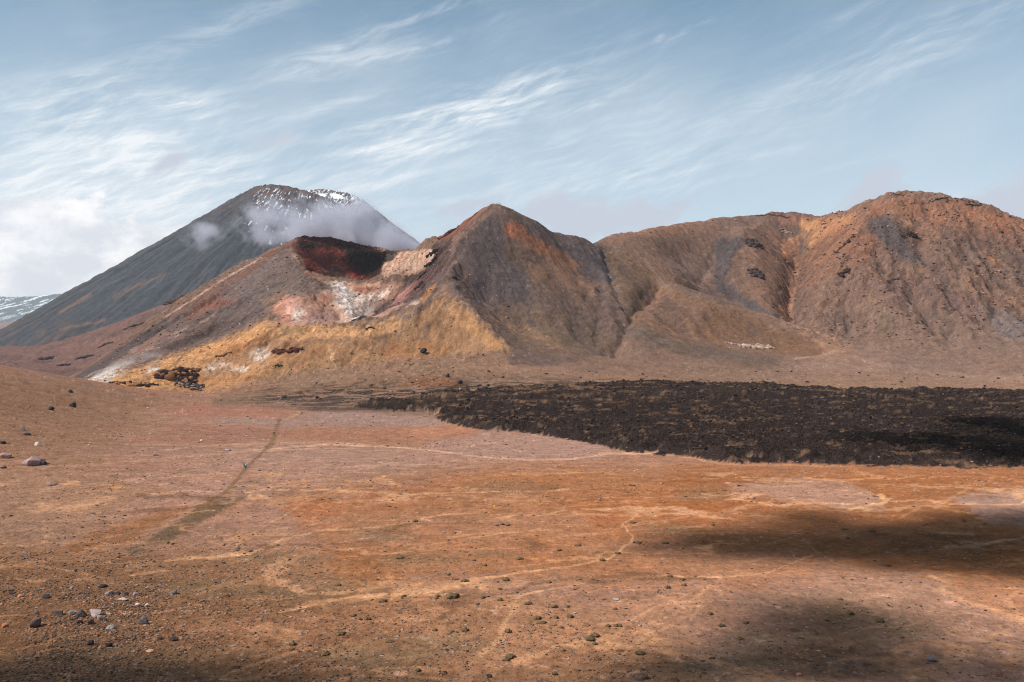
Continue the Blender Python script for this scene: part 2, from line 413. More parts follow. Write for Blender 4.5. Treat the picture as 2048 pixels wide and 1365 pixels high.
# pixel-space region masks are only a way of writing down where on the land a patch of soil lies
def seg_dist(u, v, a, b):
    ax, ay = a; bx, by = b; dx, dy = bx - ax, by - ay
    t = np.clip(((u - ax) * dx + (v - ay) * dy) / (dx * dx + dy * dy + 1e-9), 0, 1)
    return np.hypot(u - ax - t * dx, v - ay - t * dy)
def poly_sd(u, v, pg):
    d = np.full(u.shape, 1e9, np.float32); ins = np.zeros(u.shape, bool)
    n = len(pg)
    for i in range(n):
        a, b = pg[i], pg[(i + 1) % n]
        d = np.minimum(d, seg_dist(u, v, a, b))
        if a[1] != b[1]:
            c = ((a[1] > v) != (b[1] > v)) & (u < (b[0] - a[0]) * (v - a[1]) / (b[1] - a[1]) + a[0])
            ins ^= c
    return np.where(ins, d, -d)
LAVA = [(862,832),(900,848),(960,862),(1060,868),(1200,890),(1260,905),(1340,908),(1440,924),(1560,927),(1700,929),(1800,932),(1920,936),(2060,934),(2300,930),(2300,784),(2048,787),(1900,784),(1800,786),(1700,786),(1560,774),(1400,770),(1250,768),(1120,776),(1000,780),(900,786),(820,800),(740,806),(700,812),(760,820),(860,824)]

CUTS = [(np.array([P(*p)[:2] for p in L]), d, w) for L, d, w in [
    ([(1318,572,1015),(1290,592,965),(1262,618,922),(1245,655,885),(1225,700,850)], 10, 9),
    ([(1208,505,1065),(1216,535,1025),(1228,570,980),(1250,610,930)], 6, 6),
    ([(1600,482,1265),(1584,525,1210),(1579,565,1160),(1576,620,1080),(1584,648,1038)], 2.2, 7),
    ([(1430,500,1170),(1408,540,1120),(1400,575,1085)], 6, 9),
    ([(1700,500,1115),(1690,560,1060),(1700,620,1020)], 5, 7),
    ([(1840,450,1140),(1850,520,1075),(1830,590,1020)], 5, 7),
    ([(1940,440,1150),(1975,520,1090),(1990,600,1020),(1985,660,960)], 6, 8),
    ([(1120,470,1015),(1150,540,985),(1175,610,925)], 3, 8),
    ([(915,520,930),(930,560,905),(960,600,890),(1010,640,868)], 5, 6),
    ([(560,700,822),(600,680,845),(620,668,852)], 3, 5), ([(460,750,790),(500,720,820),(540,690,850)], 3, 6), ([(700,720,805),(720,690,835)], 2, 5),
    # sharp crests are negative cuts
    ([(985,416,1003),(950,447,980),(920,478,955),(905,500,940),(914,522,925),(896,552,904),(876,580,885),(858,602,868),(838,622,853)], -3.0, 4),
    ([(905,590,878),(930,611,852),(970,651,832),(1005,689,815)], -3.5, 6),
    ([(1312,570,1012),(1350,575,1006),(1400,591,1000),(1450,607,992),(1500,625,980),(1560,649,962),(1620,675,942)], -2.5, 6),
    ([(1740,430,1185),(1700,500,1120),(1668,570,1075),(1645,620,1040)], -5, 8),
    ([(1785,400,1195),(1790,470,1130),(1800,540,1070),(1800,600,1015)], -4, 9),
    ([(1880,410,1180),(1905,490,1105),(1935,560,1045),(1960,630,985)], -5, 9),
    ([(1545,432,1325),(1500,462,1230),(1470,500,1175),(1448,545,1125),(1480,590,1080),(1545,632,1042)], -4, 7),
    ([(995,413,1000),(1030,470,985),(1060,540,950),(1080,600,915)], -2, 9)]]

def land(X, Y):
    """height of the land at X, Y with all relief; also returns the masks the colours need"""
    b = cubic(BASE, GX0, GY0, GS, X, Y)
    u = 1024 + X / np.maximum(Y, 20) * F; v = YH + (CAMH - b) / np.maximum(Y, 20) * F
    wn = fbm(X, Y, 22, 4, 0.55, 3.0)
    lav = np.zeros(X.shape, np.float32)
    m = (Y > 240) & (Y < 900) & (u > 500)
    wob = wn[m] * 10; fw = fbm(X[m], Y[m], 7.0, 3, 0.5, 44.)
    lav[m] = sstep(poly_sd(u[m] + wob * 3.0 + fw * 20, v[m] + wob * 0.5 + fw * 7.0, LAVA), -2.0, 7.5)
    f, c = streaks_at(X, Y)
    ca, fw_ = eroded_at(X, Y)
    c = c * 0.5 + fw_ * 0.8
    high = sstep(b, 18, 60)
    right = sstep(u, 1500, 1680) * sstep(Y, 850, 1000)
    z = b.copy()
    z += fbm(X, Y, 90, 4) * (0.8 + 0.9 * high + 1.8 * right * high)
    z += fbm(X, Y, 6, 4, 0.55, 8.) * (0.16 + 0.5 * high)
    mid = sstep(Y, 640, 760) * (1 - high)
    z += (fbm(X * 0.5, Y, 16, 4, 0.55, 12.) * 1.6 + fbm(X * .4, Y, 22, 4, 0.6, 14., True) * 2.2) * sstep(Y, 560, 700) * (1 - high) * sstep(-Y, -1000, -850)
    cone_ = sstep(u, 900, 960) * sstep(-u, -1210, -1150)
    mid_ = sstep(u, 1190, 1260) * sstep(-u, -1590, -1500)
    z += high * (ca * (0.72 + 0.45 * right - 0.34 * cone_ - 0.34 * mid_) + f * 0.2)
    for (ln_, dep, wid) in CUTS:
        x0_, x1_ = ln_[:, 0].min() - 50, ln_[:, 0].max() + 50; y0_, y1_ = ln_[:, 1].min() - 50, ln_[:, 1].max() + 50
        mm_ = (X > x0_) & (X < x1_) & (Y > y0_) & (Y < y1_)
        if not mm_.any(): continue
        xx = X[mm_] + fbm(X[mm_], Y[mm_], 14, 3, .5, 401.) * 5; yy = Y[mm_]
        dd = np.full(xx.shape, 1e9)
        for p, q in zip(ln_[:-1], ln_[1:]): dd = np.minimum(dd, seg_dist(xx, yy, p, q))
        z[mm_] -= dep * np.exp(-np.abs(dd / wid) ** 1.3)
    # craggy ground
    crag = fbm(X, Y, 28, 5, 0.6, 21.0, ridged=True)
    z += right * high * (crag * 5.0 + fbm(X, Y, 7, 3, .6, 5., True) * 1.6)
    # broken rock inside and round the crater
    cr = sstep(u, 560, 620) * sstep(-u, -905, -860) * sstep(b, 60, 90) * sstep(Y, 960, 1010) * sstep(-Y, -1320, -1280)
    z += cr * (fbm(X, Y, 26, 5, 0.62, 61.0, ridged=True) * 6 + fbm(X * 1.6, Y * .7, 7, 3, 0.6, 65., True) * 2.0)
    bw = sstep(u, 540, 580) * sstep(-u, -880, -840) * sstep(Y, 880, 900) * sstep(-Y, -1010, -960) * sstep(b, 50, 60)
    z += bw * fbm(X, Y, 12, 4, 0.6, 67.0, ridged=True) * 1.8
    yl = sstep(Y, 720, 760) * sstep(-Y, -905, -880) * sstep(u, 180, 260) * sstep(-u, -1020, -900) * sstep(b, 6, 14)
    z += yl * (fbm(X, Y, 18, 5, 0.62, 69.0, ridged=True) * 3.0 + fbm(X, Y, 5, 3, .6, 70.) * .8)
    # lava field: a few metres thick, clinkery
    ln = fbm(X, Y, 14, 5, 0.62, 31.0, ridged=True)
    z += lav * (1.1 + 1.5 * ln + 3.2 * fbm(X * .6, Y, 34, 3, .55, 33., True) + 0.9 * fbm(X, Y, 3.2, 3, 0.6, 2.0, True))
    z += fbm(X, Y, 1.6, 2, 0.5, 40.) * 0.10 * sstep(-Y, -330, -200)
    # beyond: the rough apron
    z += sstep(Y, 1350, 1500) * (fbm(X, Y, 40, 5, 0.6, 77., True)) * 5
    return z, lav, f, c, wn, crag, right, high

# ------------------------------------------------------------------ main terrain mesh (finer near the viewpoint)
ucols = np.concatenate([np.linspace(-900, -80, 42)[:-1], np.arange(-80, 2130, 2.15), np.linspace(2130, 2950, 42)])
rows = [20, 40, 60, 75, 85, 92]
vv = 1385.0
while True:
    Yr = 66000.0 / (vv - YH)
    if Yr > 640: break
    rows.append(Yr); vv -= 1.9 if not 845 < vv < 945 else 1.05
while rows[-1] < 830: rows.append(rows[-1] + 2.2)
while rows[-1] < 1290: rows.append(rows[-1] + 1.55)
while rows[-1] < 2900: rows.append(rows[-1] * 1.0052)
rows = np.array(rows)
UU, YY = np.meshgrid(ucols, rows)
XX = (UU - 1024) / F * YY
Z, LAVM, SF, SCo, WN, CRAG, RIGHT, HIGH = land(XX, YY)
NR, NCc = Z.shape
U = (1024 + XX / YY * F).astype(np.float32); V = (YH + (CAMH - Z) / YY * F).astype(np.float32)
print("terrain verts", Z.size)
# slopes
dZr = np.gradient(Z, axis=0) / np.gradient(YY, axis=0)
ALB = 0.82
def K(c):
    a = np.array(lin(c), np.float32); g = a.mean()
    return (g + (a - g) * 0.95) * ALB
C = np.empty(Z.shape + (3,), np.float32); C[:] = K((158, 116, 94))
ROUGH = np.full(Z.shape, 0.45, np.float32)     # how stony
n_big = fbm(XX, YY, 70, 4, 0.55, 51.0); n_mid = fbm(XX, YY, 18, 4, 0.55, 61.0); n_sm = fbm(XX, YY, 5, 3, 0.6, 71.0)
# stretched noise for wash lines on the plain (drainage runs left-right)
n_wash = fbm(XX * 0.22 + YY * 0.05, YY - XX * 0.12, 14, 5, 0.6, 81.0)
n_px = fbm(XX, YY, 4.0, 5, 0.7, 171.0); n_p2 = fbm(XX, YY, 1.7, 4, 0.7, 181.0)
UW = U + (fbm(XX, YY, 12, 4, 0.6, 91.0) * 14 + n_big * 18).astype(np.float32)
VW = V + (fbm(XX, YY, 12, 4, 0.6, 95.0) * 7 + n_mid * 6).astype(np.float32)
def put(mask, col, s=1.0):
    global C
    w = np.clip(mask * s, 0, 1)[..., None]
    C = C * (1 - w) + (K(col) if not isinstance(col, np.ndarray) else col) * w
def region(pg, col, feather=8, s=1.0, y0=0, y1=1e9, breakup=0.0, bn=None, rough=None, warp=1.0):
    pg = [tuple(map(float, p)) for p in pg]
    xs = [p[0] for p in pg]; ys = [p[1] for p in pg]
    ex = feather + 40
    m = (U > min(xs) - ex) & (U < max(xs) + ex) & (V > min(ys) - ex) & (V < max(ys) + ex) & (YY > y0) & (YY < y1)
    if not m.any(): return
    uw = U[m] + (UW[m] - U[m]) * warp; vw = V[m] + (VW[m] - V[m]) * warp
    d = poly_sd(uw, vw, pg)
    w = sstep(d + n_px[m] * feather * 1.6, -feather * .7, feather * .7)
    if breakup:
        nn = (bn if bn is not None else n_mid)[m]
        w = w * (1 - breakup + breakup * sstep(nn, -0.25, 0.25))
    w = (w * s)
    C[m] = C[m] * (1 - w[:, None]) + K(col) * w[:, None]
    if rough is not None: ROUGH[m] = ROUGH[m] * (1 - w) + rough * w
def blob(px, py, rx, ry, a, col, s=1.0, y0=0, y1=1e9, breakup=0.0, bn=None, rough=None, warp=1.0):
    m = (abs(U - px) < 2.6 * max(rx, ry)) & (abs(V - py) < 2.6 * max(rx, ry)) & (YY > y0) & (YY < y1)
    if not m.any(): return
    dx = U[m] + (UW[m] - U[m]) * warp - px; dy = -(V[m] + (VW[m] - V[m]) * warp - py)
    c_, s_ = math.cos(math.radians(a)), math.sin(math.radians(a))
    r = ((dx * c_ + dy * s_) / rx) ** 2 + ((-dx * s_ + dy * c_) / ry) ** 2
    w = sstep(-np.sqrt(r), -1.5, -0.35)
    if breakup:
        nn = (bn if bn is not None else n_mid)[m]
        w = w * (1 - breakup + breakup * sstep(nn, -0.25, 0.25))
    w = w * s
    C[m] = C[m] * (1 - w[:, None]) + K(col) * w[:, None]
    if rough is not None: ROUGH[m] = ROUGH[m] * (1 - w) + rough * w
def path(pl, w0, w1, col, s=1.0, y0=0, y1=1e9, wob=3.0, wfreq=8.0, rough=None, frac=0.25):
    """a track or dry wash, widths in photo pixels at the two ends"""
    xs = [p[0] for p in pl]; ys = [p[1] for p in pl]; ex = 40
    m = (U > min(xs) - ex) & (U < max(xs) + ex) & (V > min(ys) - ex) & (V < max(ys) + ex) & (YY > y0) & (YY < y1)
    if not m.any(): return
    uu = U[m] + fbm(XX[m], YY[m], wfreq, 3, 0.6, 5.5) * wob * 2.5; vq = V[m] + fbm(XX[m], YY[m], wfreq, 3, 0.6, 15.5) * wob
    d = np.full(uu.shape, 1e9, np.float32); n = len(pl) - 1; wd = np.zeros(uu.shape, np.float32)
    for i in range(n):
        ax, ay = pl[i]; bx, by = pl[i + 1]
        dx, dy = bx - ax, (by - ay)
        t = np.clip(((uu - ax) * dx + (vq - ay) * dy * 4) / (dx * dx + dy * dy * 4 + 1e-9), 0, 1)
        q = np.hypot((uu - ax - t * dx) * 0.6, (vq - ay - t * dy))
        f = (i + t) / n
        upd = q < d
        d = np.where(upd, q, d); wd = np.where(upd, w0 + (w1 - w0) * f, wd)
    w = sstep(-d / np.maximum(wd, .3) + n_px[m] * .8, -1.3, -0.5)
    if frac: w = w * (1 - frac + frac * sstep(n_sm[m], -0.2, 0.2))
    w *= s
    C[m] = C[m] * (1 - w[:, None]) + K(col) * w[:, None]
    if rough is not None: ROUGH[m] = ROUGH[m] * (1 - w) + rough * w

exec_paint = True
# ---- the plain
put(sstep(n_wash, -0.1, 0.35), (174, 128, 104), 0.55 )
put(sstep(-n_wash, 0.05, 0.4), (140, 104, 84), 0.45)
put(sstep(n_big, 0.0, 0.35), (150, 106, 76), 0.35)
region([(-400,1060),(250,1085),(700,1100),(900,1180),(1300,1250),(1500,1400),(-400,1400)], (150,106,72), 60, 0.75, rough=0.9)
region([(-400,1130),(300,1120),(700,1200),(900,1300),(1000,1400),(-400,1400)], (124,88,62), 50, 0.75, rough=1.0)
region([(-400,880),(120,900),(300,960),(200,1060),(-400,1090)], (160,118,88), 40, 0.6, rough=0.7)
region([(-400,730),(150,760),(330,800),(200,900),(-400,930)], (150,110,84), 30, 0.8, rough=0.8)
# orange-brown tract in the middle and right
region([(560,985),(760,950),(1000,925),(1440,930),(2300,935),(2300,1190),(1700,1140),(1500,1180),(1200,1175),(900,1140),(700,1170),(640,1080)], (160,103,62), 40, 0.8, breakup=0.25, bn=n_big)
region([(1360,928),(2300,935),(2300,1200),(1800,1140),(1640,1110),(1400,1100),(1300,1010)], (148,90,50), 25, 0.75, breakup=0.25, bn=n_wash)
region([(560,1010),(620,985),(760,960),(900,935),(1000,930),(860,975),(700,1010),(600,1060)], (165,100,62), 12, 0.6)
region([(1150,1010),(1260,985),(1420,980),(1500,1010),(1350,1080),(1200,1075)], (162,98,56), 20, 0.6)
region([(80,1110),(200,1060),(330,1020),(390,1010),(300,1060),(180,1105)], (150,98,62), 10, 0.8, warp=0.5)
region([(250,1100),(290,1080),(420,1000),(500,960),(560,950),(470,1010),(330,1085),(270,1110)], (110,86,64), 5, 0.9, warp=0.4, rough=0.2)
region([(300,1260),(420,1235),(600,1230),(700,1200),(900,1180),(1200,1195),(1400,1180),(1500,1230),(1300,1330),(1000,1365),(700,1300),(500,1290)], (168,116,82), 30, 0.55, breakup=0.3)
# grey gravel flats
region([(590,838),(640,822),(760,824),(862,832),(900,848),(860,856),(700,852),(600,852),(440,848),(420,836)], (156,126,114), 8, 0.75, warp=0.9, rough=0.8)
region([(862,885),(960,866),(1080,868),(1200,888),(1230,908),(1180,920),(1080,922),(940,912),(860,900)], (164,126,110), 8, 0.8, warp=0.9, rough=0.7)
region([(480,880),(600,875),(760,890),(900,905),(1050,925),(900,932),(700,950),(560,985),(300,1010),(250,960),(420,930)], (168,128,108), 14, 0.6)
region([(1460,972),(1600,955),(1700,965),(1770,1000),(1760,1018),(1680,1020),(1580,1005),(1500,990)], (166,126,104), 10, 0.85, warp=1.0, rough=0.3)
region([(1900,990),(2060,975),(2300,985),(2300,1080),(2060,1062),(1990,1050),(1950,1025),(1915,1005)], (154,120,104), 10, 0.85, warp=1.0, rough=0.3)
region([(590,990),(700,1000),(900,960),(1000,930),(700,950),(560,985)], (150,116,94), 10, 0.5)
# red and pale pans
region([(380,815),(470,808),(590,812),(600,824),(540,835),(420,836),(340,830)], (160,108,90), 7, 0.7, warp=0.8, rough=0.1)
region([(560,862),(700,855),(860,855),(960,858),(960,866),(870,880),(700,884),(560,880)], (154,106,82), 8, 0.8, warp=0.8, rough=0.1)
region([(800,862),(850,856),(910,850),(955,862),(900,870),(840,876)], (174,118,88), 8, 0.8, warp=0.8, rough=0.05)
region([(350,850),(540,855),(545,875),(420,890),(300,880)], (150,102,82), 8, 0.6, warp=0.5)
# grass-coloured stony patches
for (x, y, rx, ry) in [(760,1070,70,18),(830,1120,90,20),(560,1120,100,14),(860,1290,130,26),(740,1320,120,30),(1330,1060,60,16),(1430,990,80,14),(1030,975,90,12),(980,1110,60,8),(380,1180,120,24),(620,1180,140,22),(1660,1210,130,30),(1780,1250,160,40),(1560,1300,160,50),(1450,1345,120,30),(200,1330,260,40)]:
    blob(x, y, rx, ry, 0, (126,102,76), 0.6, breakup=0.5, bn=n_sm, rough=1.0)
for (x, y, rx, ry) in [(1450,1080,120,26),(1900,1100,130,40),(1640,1250,120,40),(1700,1320,200,40)]:  # cloud shadow patches painted into the soil as darker brown
    blob(x, y, rx, ry, 0, (112,78,52), 0.6, breakup=0.3, bn=n_mid, rough=0.9)
region([(1800,1140),(1860,1150),(1900,1190),(2060,1260),(2300,1300),(2300,1180),(2060,1140)], (170,112,72), 14, 0.6, breakup=0.4, bn=n_wash)
region([(1640,1160),(1800,1150),(1900,1200),(1960,1260),(1800,1240),(1680,1200)], (160,118,92), 16, 0.6, rough=.6)
# washes and tracks
T = (206,152,108)
path([(330,1122),(430,1112),(500,1108),(560,1080),(640,1062),(760,1055),(830,1040),(900,1030),(980,1025)], 2.6, 1.0, T, 0.8, rough=0.1)
path([(420,1115),(500,1105),(540,1090)], 5, 3, T, 0.7, rough=0.1)
path([(500,1070),(570,1030),(600,1010),(680,975),(780,950)], 1.6, 1.2, T, 0.5)
path([(520,1365),(700,1280)], 2, 2, T, 0.4)
path([(640,1203),(760,1190),(880,1180),(960,1160),(1040,1145),(1150,1132),(1215,1118),(1262,1085),(1268,1075),(1245,1050),(1275,1030),(1240,1015)], 3.4, 1.0, T, 0.8, rough=0.1)
path([(700,1200),(880,1178),(950,1160)], 6, 4, T, 0.6, rough=0.1)
path([(560,1225),(700,1195),(900,1188),(1040,1192),(1100,1180),(1200,1160),(1330,1152),(1450,1156),(1540,1145),(1590,1125),(1625,1110)], 2.2, 1.2, T, 0.7)
path([(1040,1192),(1010,1245),(990,1290),(960,1310)], 2.5, 5, T, 0.55, frac=.4)
path([(940,1330),(990,1290),(1040,1205)], 5, 2, (196,150,110), 0.35, frac=.3)
path([(1400,1200),(1320,1210),(1260,1240),(1200,1250)], 2, 2.5, T, 0.45, frac=.4)
path([(1420,1170),(1350,1230),(1280,1250)], 2, 2, T, 0.35)
path([(1210,1330),(1300,1270),(1400,1220),(1480,1160)], 4, 2, T, 0.3, frac=.5)
path([(1270,1300),(1360,1262),(1420,1190)], 4, 2, T, 0.3, frac=.5)
path([(900,1075),(960,1068),(1050,1064)], 1.5, 1.2, T, 0.6)
path([(820,1098),(930,1078),(1040,1062),(1150,1060)], 1.5, 1, T, 0.45)
path([(1530,1090),(1600,1070),(1640,1110),(1680,1130)], 1.5, 1.5, T, 0.35)
path([(1860,1150),(1900,1170),(1870,1180),(1960,1210),(2048,1245),(2200,1290)], 3, 5, T, 0.55, frac=.3)
path([(2048,1175),(2010,1200),(2048,1240)], 3, 5, T, 0.4)
path([(1870,1015),(1900,1000),(1930,980),(1910,965)], 3, 1.5, (196,138,92), 0.55)
path([(1800,1035),(1850,1010),(1890,1018),(1950,1030)], 2, 1.5, (196,138,92), 0.45)
path([(1700,1018),(1760,1008),(1775,1000),(1760,990)], 3, 4, (214,160,104), 0.8)
path([(1500,1005),(1600,1020),(1750,1022)], 1.5, 1.5, T, 0.5)
path([(1610,956),(1690,960),(1760,958)], 2, 2, (205,140,84), 0.7)
path([(1200,905),(1340,910),(1440,928),(1560,931),(1700,934)], 2, 1.5, T, 0.45)
path([(460,905),(640,890),(760,893),(880,903),(960,914),(1060,920),(1150,918),(1220,908),(1330,908)], 1.2, 2.0, (208,160,126), 0.8, wob=1)
path([(330,900),(420,892),(560,886),(700,888),(830,898)], 1.2, 2.2, (196,150,118), 0.6, wob=1.2)
path([(400,912),(560,900),(760,896)], 1.2, 1.2, (190,146,118), 0.6, wob=1)
path([(0,935),(180,930),(350,915),(440,905)], 1.5, 1.5, (186,140,112), 0.5, wob=1.2)
path([(0,990),(200,965),(400,950),(640,935),(900,928)], 1.5, 1.5, (190,144,116), 0.55, wob=1.2)
path([(0,1010),(160,985),(330,965)], 1.5, 1, (186,140,112), 0.5, wob=1)
path([(0,960),(250,948),(430,940)], 1.2, 1, (186,140,112), 0.4, wob=1)
for k in range(26):   # many faint wash lines
    x0 = rng.uniform(-100, 1700); y0 = rng.uniform(880, 1120); L = rng.uniform(120, 420); sl_ = rng.uniform(-0.16, 0.02)
    path([(x0, y0), (x0 + L * .5, y0 + sl_ * L * .5 + rng.uniform(-4, 4)), (x0 + L, y0 + sl_ * L)], 1.0, 1.4, (190,146,116) if k % 3 else (126,92,70), 0.35, wob=1.5)
wx = XX + fbm(XX, YY, 24, 4, .55, 201.) * 16; wy = YY * 1.0 + fbm(XX, YY, 24, 4, .55, 211.) * 16 - XX * .12
for (sc_, off_, th_, st_, c_) in [(46, 221., .036, .85, (204,150,110)), (26, 231., .040, .75, (196,140,98)), (14, 241., .05, .6, (190,136,96)), (34, 251., .06, .6, (112,78,54))]:
    rn = np.abs(perlin(wx * .45 / sc_ + off_, wy / sc_) + .25 * perlin(wx * 1.3 / sc_, wy * 2.7 / sc_ + off_))
    gate = sstep(fbm(XX * .5, YY, 40, 3, .5, off_ + 5.), -.1, .25) * sstep(V, 905, 960) * sstep(-YY, -330, -280) * (1 - LAVM)
    put(sstep(-rn - n_p2 * th_ * .5, -th_, -th_ * .35) * gate * (U > -300), c_, st_)
# foot track of the hikers
path([(560,838),(556,850),(552,862),(548,880),(530,900),(515,915),(490,938),(478,955),(450,985),(400,1015)], 2.4, 3.0, (126,94,66), 0.9, wob=1.0, rough=0.1)
path([(550,868),(546,884),(536,896)], 4.5, 4.5, (132,100,72), 0.8, wob=0.8)
path([(660,750),(646,760),(640,768),(634,772),(640,782),(632,792)], 1.6, 1.6, (200,160,126), 0.9, wob=0.6)
path([(604,806),(590,815),(600,826),(570,840)], 1.6, 1.6, (180,140,112), 0.7, wob=0.8)
path([(615,765),(628,771),(640,777)], 1.2, 1.2, (196,158,126), 0.7, wob=0.6)
path([(500,790),(560,785),(600,760)], 1.5, 1.2, (196,150,104), 0.6)
# ---- hummocky lava ground between the plain and the mountain
region([(430,795),(520,780),(580,765),(640,755),(720,745),(900,735),(1200,742),(1500,752),(2300,760),(2300,800),(1400,775),(1000,785),(860,835),(700,818),(600,812),(430,812)], (134,104,84), 8, 0.85, rough=0.8)
mm = (V > 742) & (V < 835) & (YY > 480) & (YY < 900) & (U > 380)
n_h = fbm(XX * 0.33, YY, 9, 4, 0.6, 131.0)
dark = np.where(mm, sstep(n_h + 0.25 * n_px, -0.10, 0.10), 0) * sstep(V, 744, 775) * sstep(-V, -822, -806) * sstep(-U, -1700, -1000) * sstep(U + 40 * n_mid, 440, 600)
put(dark, (62, 50, 45), 1.0)
mm2 = (V > 788) & (V < 830) & (U > 400) & (U < 930) & (YY > 480)
put(np.where(mm2, sstep(n_h, -0.35, 0.1), 0) * sstep(V, 788, 800) * sstep(-V, -828, -820) * sstep(U + 60 * n_mid, 520, 640), (80, 66, 58), 0.85)
region([(800,770),(830,752),(890,750),(920,766),(870,776)], (128,82,56), 5, 0.8)
# ---- lava field
lavcol = np.where((sstep(n_sm + 0.5 * n_mid, 0.12, 0.42) * (0.75 - 0.3 * sstep(U, 1000, 1900)))[..., None], 0, 0)
mixn = np.clip(sstep(n_h * 0.8 + n_sm * 0.5 + n_px * .5, 0.10, 0.5) * (1.0 - 0.25 * sstep(U, 900, 1500)) + sstep(-V, -815, -775) * sstep(n_h + n_px * .5, -.1, .3) * .7 * sstep(-U, -1500, -1000), 0, 1)[..., None]
lc = K((56, 46, 43)) * (1 - mixn) + K((128, 98, 76)) * mixn
LW = sstep(LAVM + n_px * .04, 0.015, 0.06)[..., None]
C = C * (1 - LW) + lc * LW
ROUGH = np.maximum(ROUGH, LAVM)
path([(1560,776),(1700,784),(1780,792),(1880,808)], 1.2, 1.2, (130,104,82), 0.7, wob=1)
region([(1400,772),(1540,768),(1560,776),(1400,784)], (72,58,50), 4, 0.6)
# ---- mountain ground colours
M = HIGH > 0.02
Hm = sstep(V, 0, 1) * sstep(-V, -765, -738) * sstep(YY, 770, 800)
put(np.where(YY < 1330, Hm, 0), (128, 100, 84), 1.0)
region([(1500,735),(1700,700),(2300,640),(2300,770),(1800,765),(1500,755)], (134,106,90), 14, 0.8)
region([(1640,705),(1690,690),(1760,705),(2048,745),(2300,760),(2048,765),(1800,745),(1580,745)], (150,116,98), 8, 0.6, warp=0.5)
# cone of the crater mountain
cone = [(995,405),(1060,430),(1180,470),(1215,500),(1240,590),(1262,640),(1240,700),(1120,730),(1020,735),(1010,690),(900,590),(905,500)]
region(cone, (112,90,80), 6, 1.0, y0=780)
region([(985,420),(905,500),(900,560),(930,600),(990,640),(1080,660),(1060,560),(1010,470)], (92,80,80), 8, 0.9)
region([(990,440),(1060,430),(1180,475),(1215,500),(1240,580),(1180,560),(1100,480)], (96,84,82), 8, 0.9)
region([(1010,450),(1040,455),(1080,490),(1105,500),(1085,505),(1040,480),(1020,475)], (164,92,62), 5, 0.7, warp=0.6, breakup=0.3, bn=n_sm)
region([(1012,445),(1040,445),(1050,458),(1015,470)], (166,94,64), 5, 0.6, warp=.6)
region([(1045,460),(1085,480),(1160,530),(1140,540),(1080,510),(1040,490)], (150,100,72), 8, 0.7, warp=.6)
region([(1010,475),(1060,500),(1110,540),(1100,570),(1050,550),(1010,510)], (92,74,62), 9, 0.7)
region([(1050,530),(1120,520),(1190,570),(1200,640),(1120,600),(1060,570)], (138,104,84), 12, 0.8)
region([(1080,555),(1150,580),(1200,600),(1190,620),(1120,600),(1070,570)], (88,74,64), 7, 0.6, breakup=.4)
region([(1000,600),(1100,620),(1200,640),(1240,690),(1120,720),(1020,690)], (120,96,78), 12, 0.7)
region([(1130,640),(1200,650),(1180,680),(1130,690)], (96,80,68), 8, 0.6)
region([(920,520),(950,560),(960,600),(940,600),(915,555)], (84,64,56), 5, 0.7, breakup=0.4)
# gully and flank right of the cone, their shade darkened into the colour
region([(1210,500),(1290,520),(1320,560),(1305,590),(1270,600),(1240,610),(1222,570)], (112,88,70), 8, 0.9)
region([(1262,595),(1300,570),(1322,572),(1290,600),(1262,640),(1240,640)], (92,74,64), 5, 0.7, warp=0.8)
# ridge between
region([(1180,470),(1300,455),(1440,435),(1560,428),(1600,440),(1560,480),(1480,560),(1420,580),(1320,560),(1280,520),(1215,500)], (128,99,84), 8, 1.0, y0=1000)
region([(1200,475),(1300,455),(1440,436),(1440,455),(1300,475),(1210,485)], (144,106,86), 6, 0.8, y0=1000)
region([(1400,440),(1500,432),(1560,430),(1530,445),(1470,460)], (118,96,86), 6, 0.6, y0=1000)
region([(1430,480),(1500,470),(1470,520),(1450,560),(1500,600),(1570,640),(1530,640),(1430,580),(1430,520)], (88,80,80), 8, 1.0, y0=1000)
region([(1340,500),(1420,510),(1440,560),(1380,560),(1330,530)], (128,104,92), 10, 0.6, y0=1000)
region([(1330,575),(1420,585),(1500,620),(1580,655),(1500,640),(1420,606)], (110,92,84), 6, 0.6)
# hill spur
region([(1252,640),(1312,572),(1400,592),(1500,626),(1580,656),(1668,695),(1660,712),(1560,712),(1480,700),(1400,690),(1300,670)], (130,98,78), 5, 1.0, y0=850, y1=1040)
region([(1400,610),(1480,625),(1560,660),(1640,705),(1560,705),(1480,690),(1400,670)], (118,86,64), 14, 0.7, y0=850, y1=1040)
region([(1262,645),(1360,680),(1450,695),(1560,718),(1540,735),(1400,715),(1280,690),(1240,670)], (98,82,72), 10, 0.75, y0=830)
# right mountain
rm = [(1560,430),(1660,436),(1790,385),(2300,440),(2300,640),(2048,660),(1980,640),(1900,640),(1780,600),(1700,600),(1640,640),(1580,645),(1500,560),(1480,500)]
region(rm, (130,101,86), 10, 1.0, y0=900, rough=1.0)
mr = RIGHT * HIGH * sstep(V, 380, 400)
put(mr * sstep(n_mid + 0.4 * SCo * 0.2, -0.05, 0.3), (112, 84, 72), 0.6)
put(mr * sstep(n_sm + n_big * 0.7, 0.12, 0.4), (152, 112, 88), 0.5)
region([(1560,432),(1620,433),(1650,440),(1600,450),(1560,445)], (160,108,88), 5, 0.6)
region([(1600,440),(1665,437),(1720,425),(1700,450),(1660,470),(1620,495),(1600,470)], (196,142,98), 6, 0.85, warp=0.6)
region([(1650,470),(1700,450),(1760,430),(1700,490),(1640,530),(1580,560),(1600,520)], (158,112,84), 8, 0.75)
region([(1566,480),(1600,470),(1594,560),(1586,645),(1562,640),(1560,560)], (196,138,104), 4, 0.95, warp=0.4, rough=1.0)
region([(1590,520),(1680,480),(1720,500),(1660,560),(1590,580)], (140,92,68), 10, 0.5, breakup=.4)
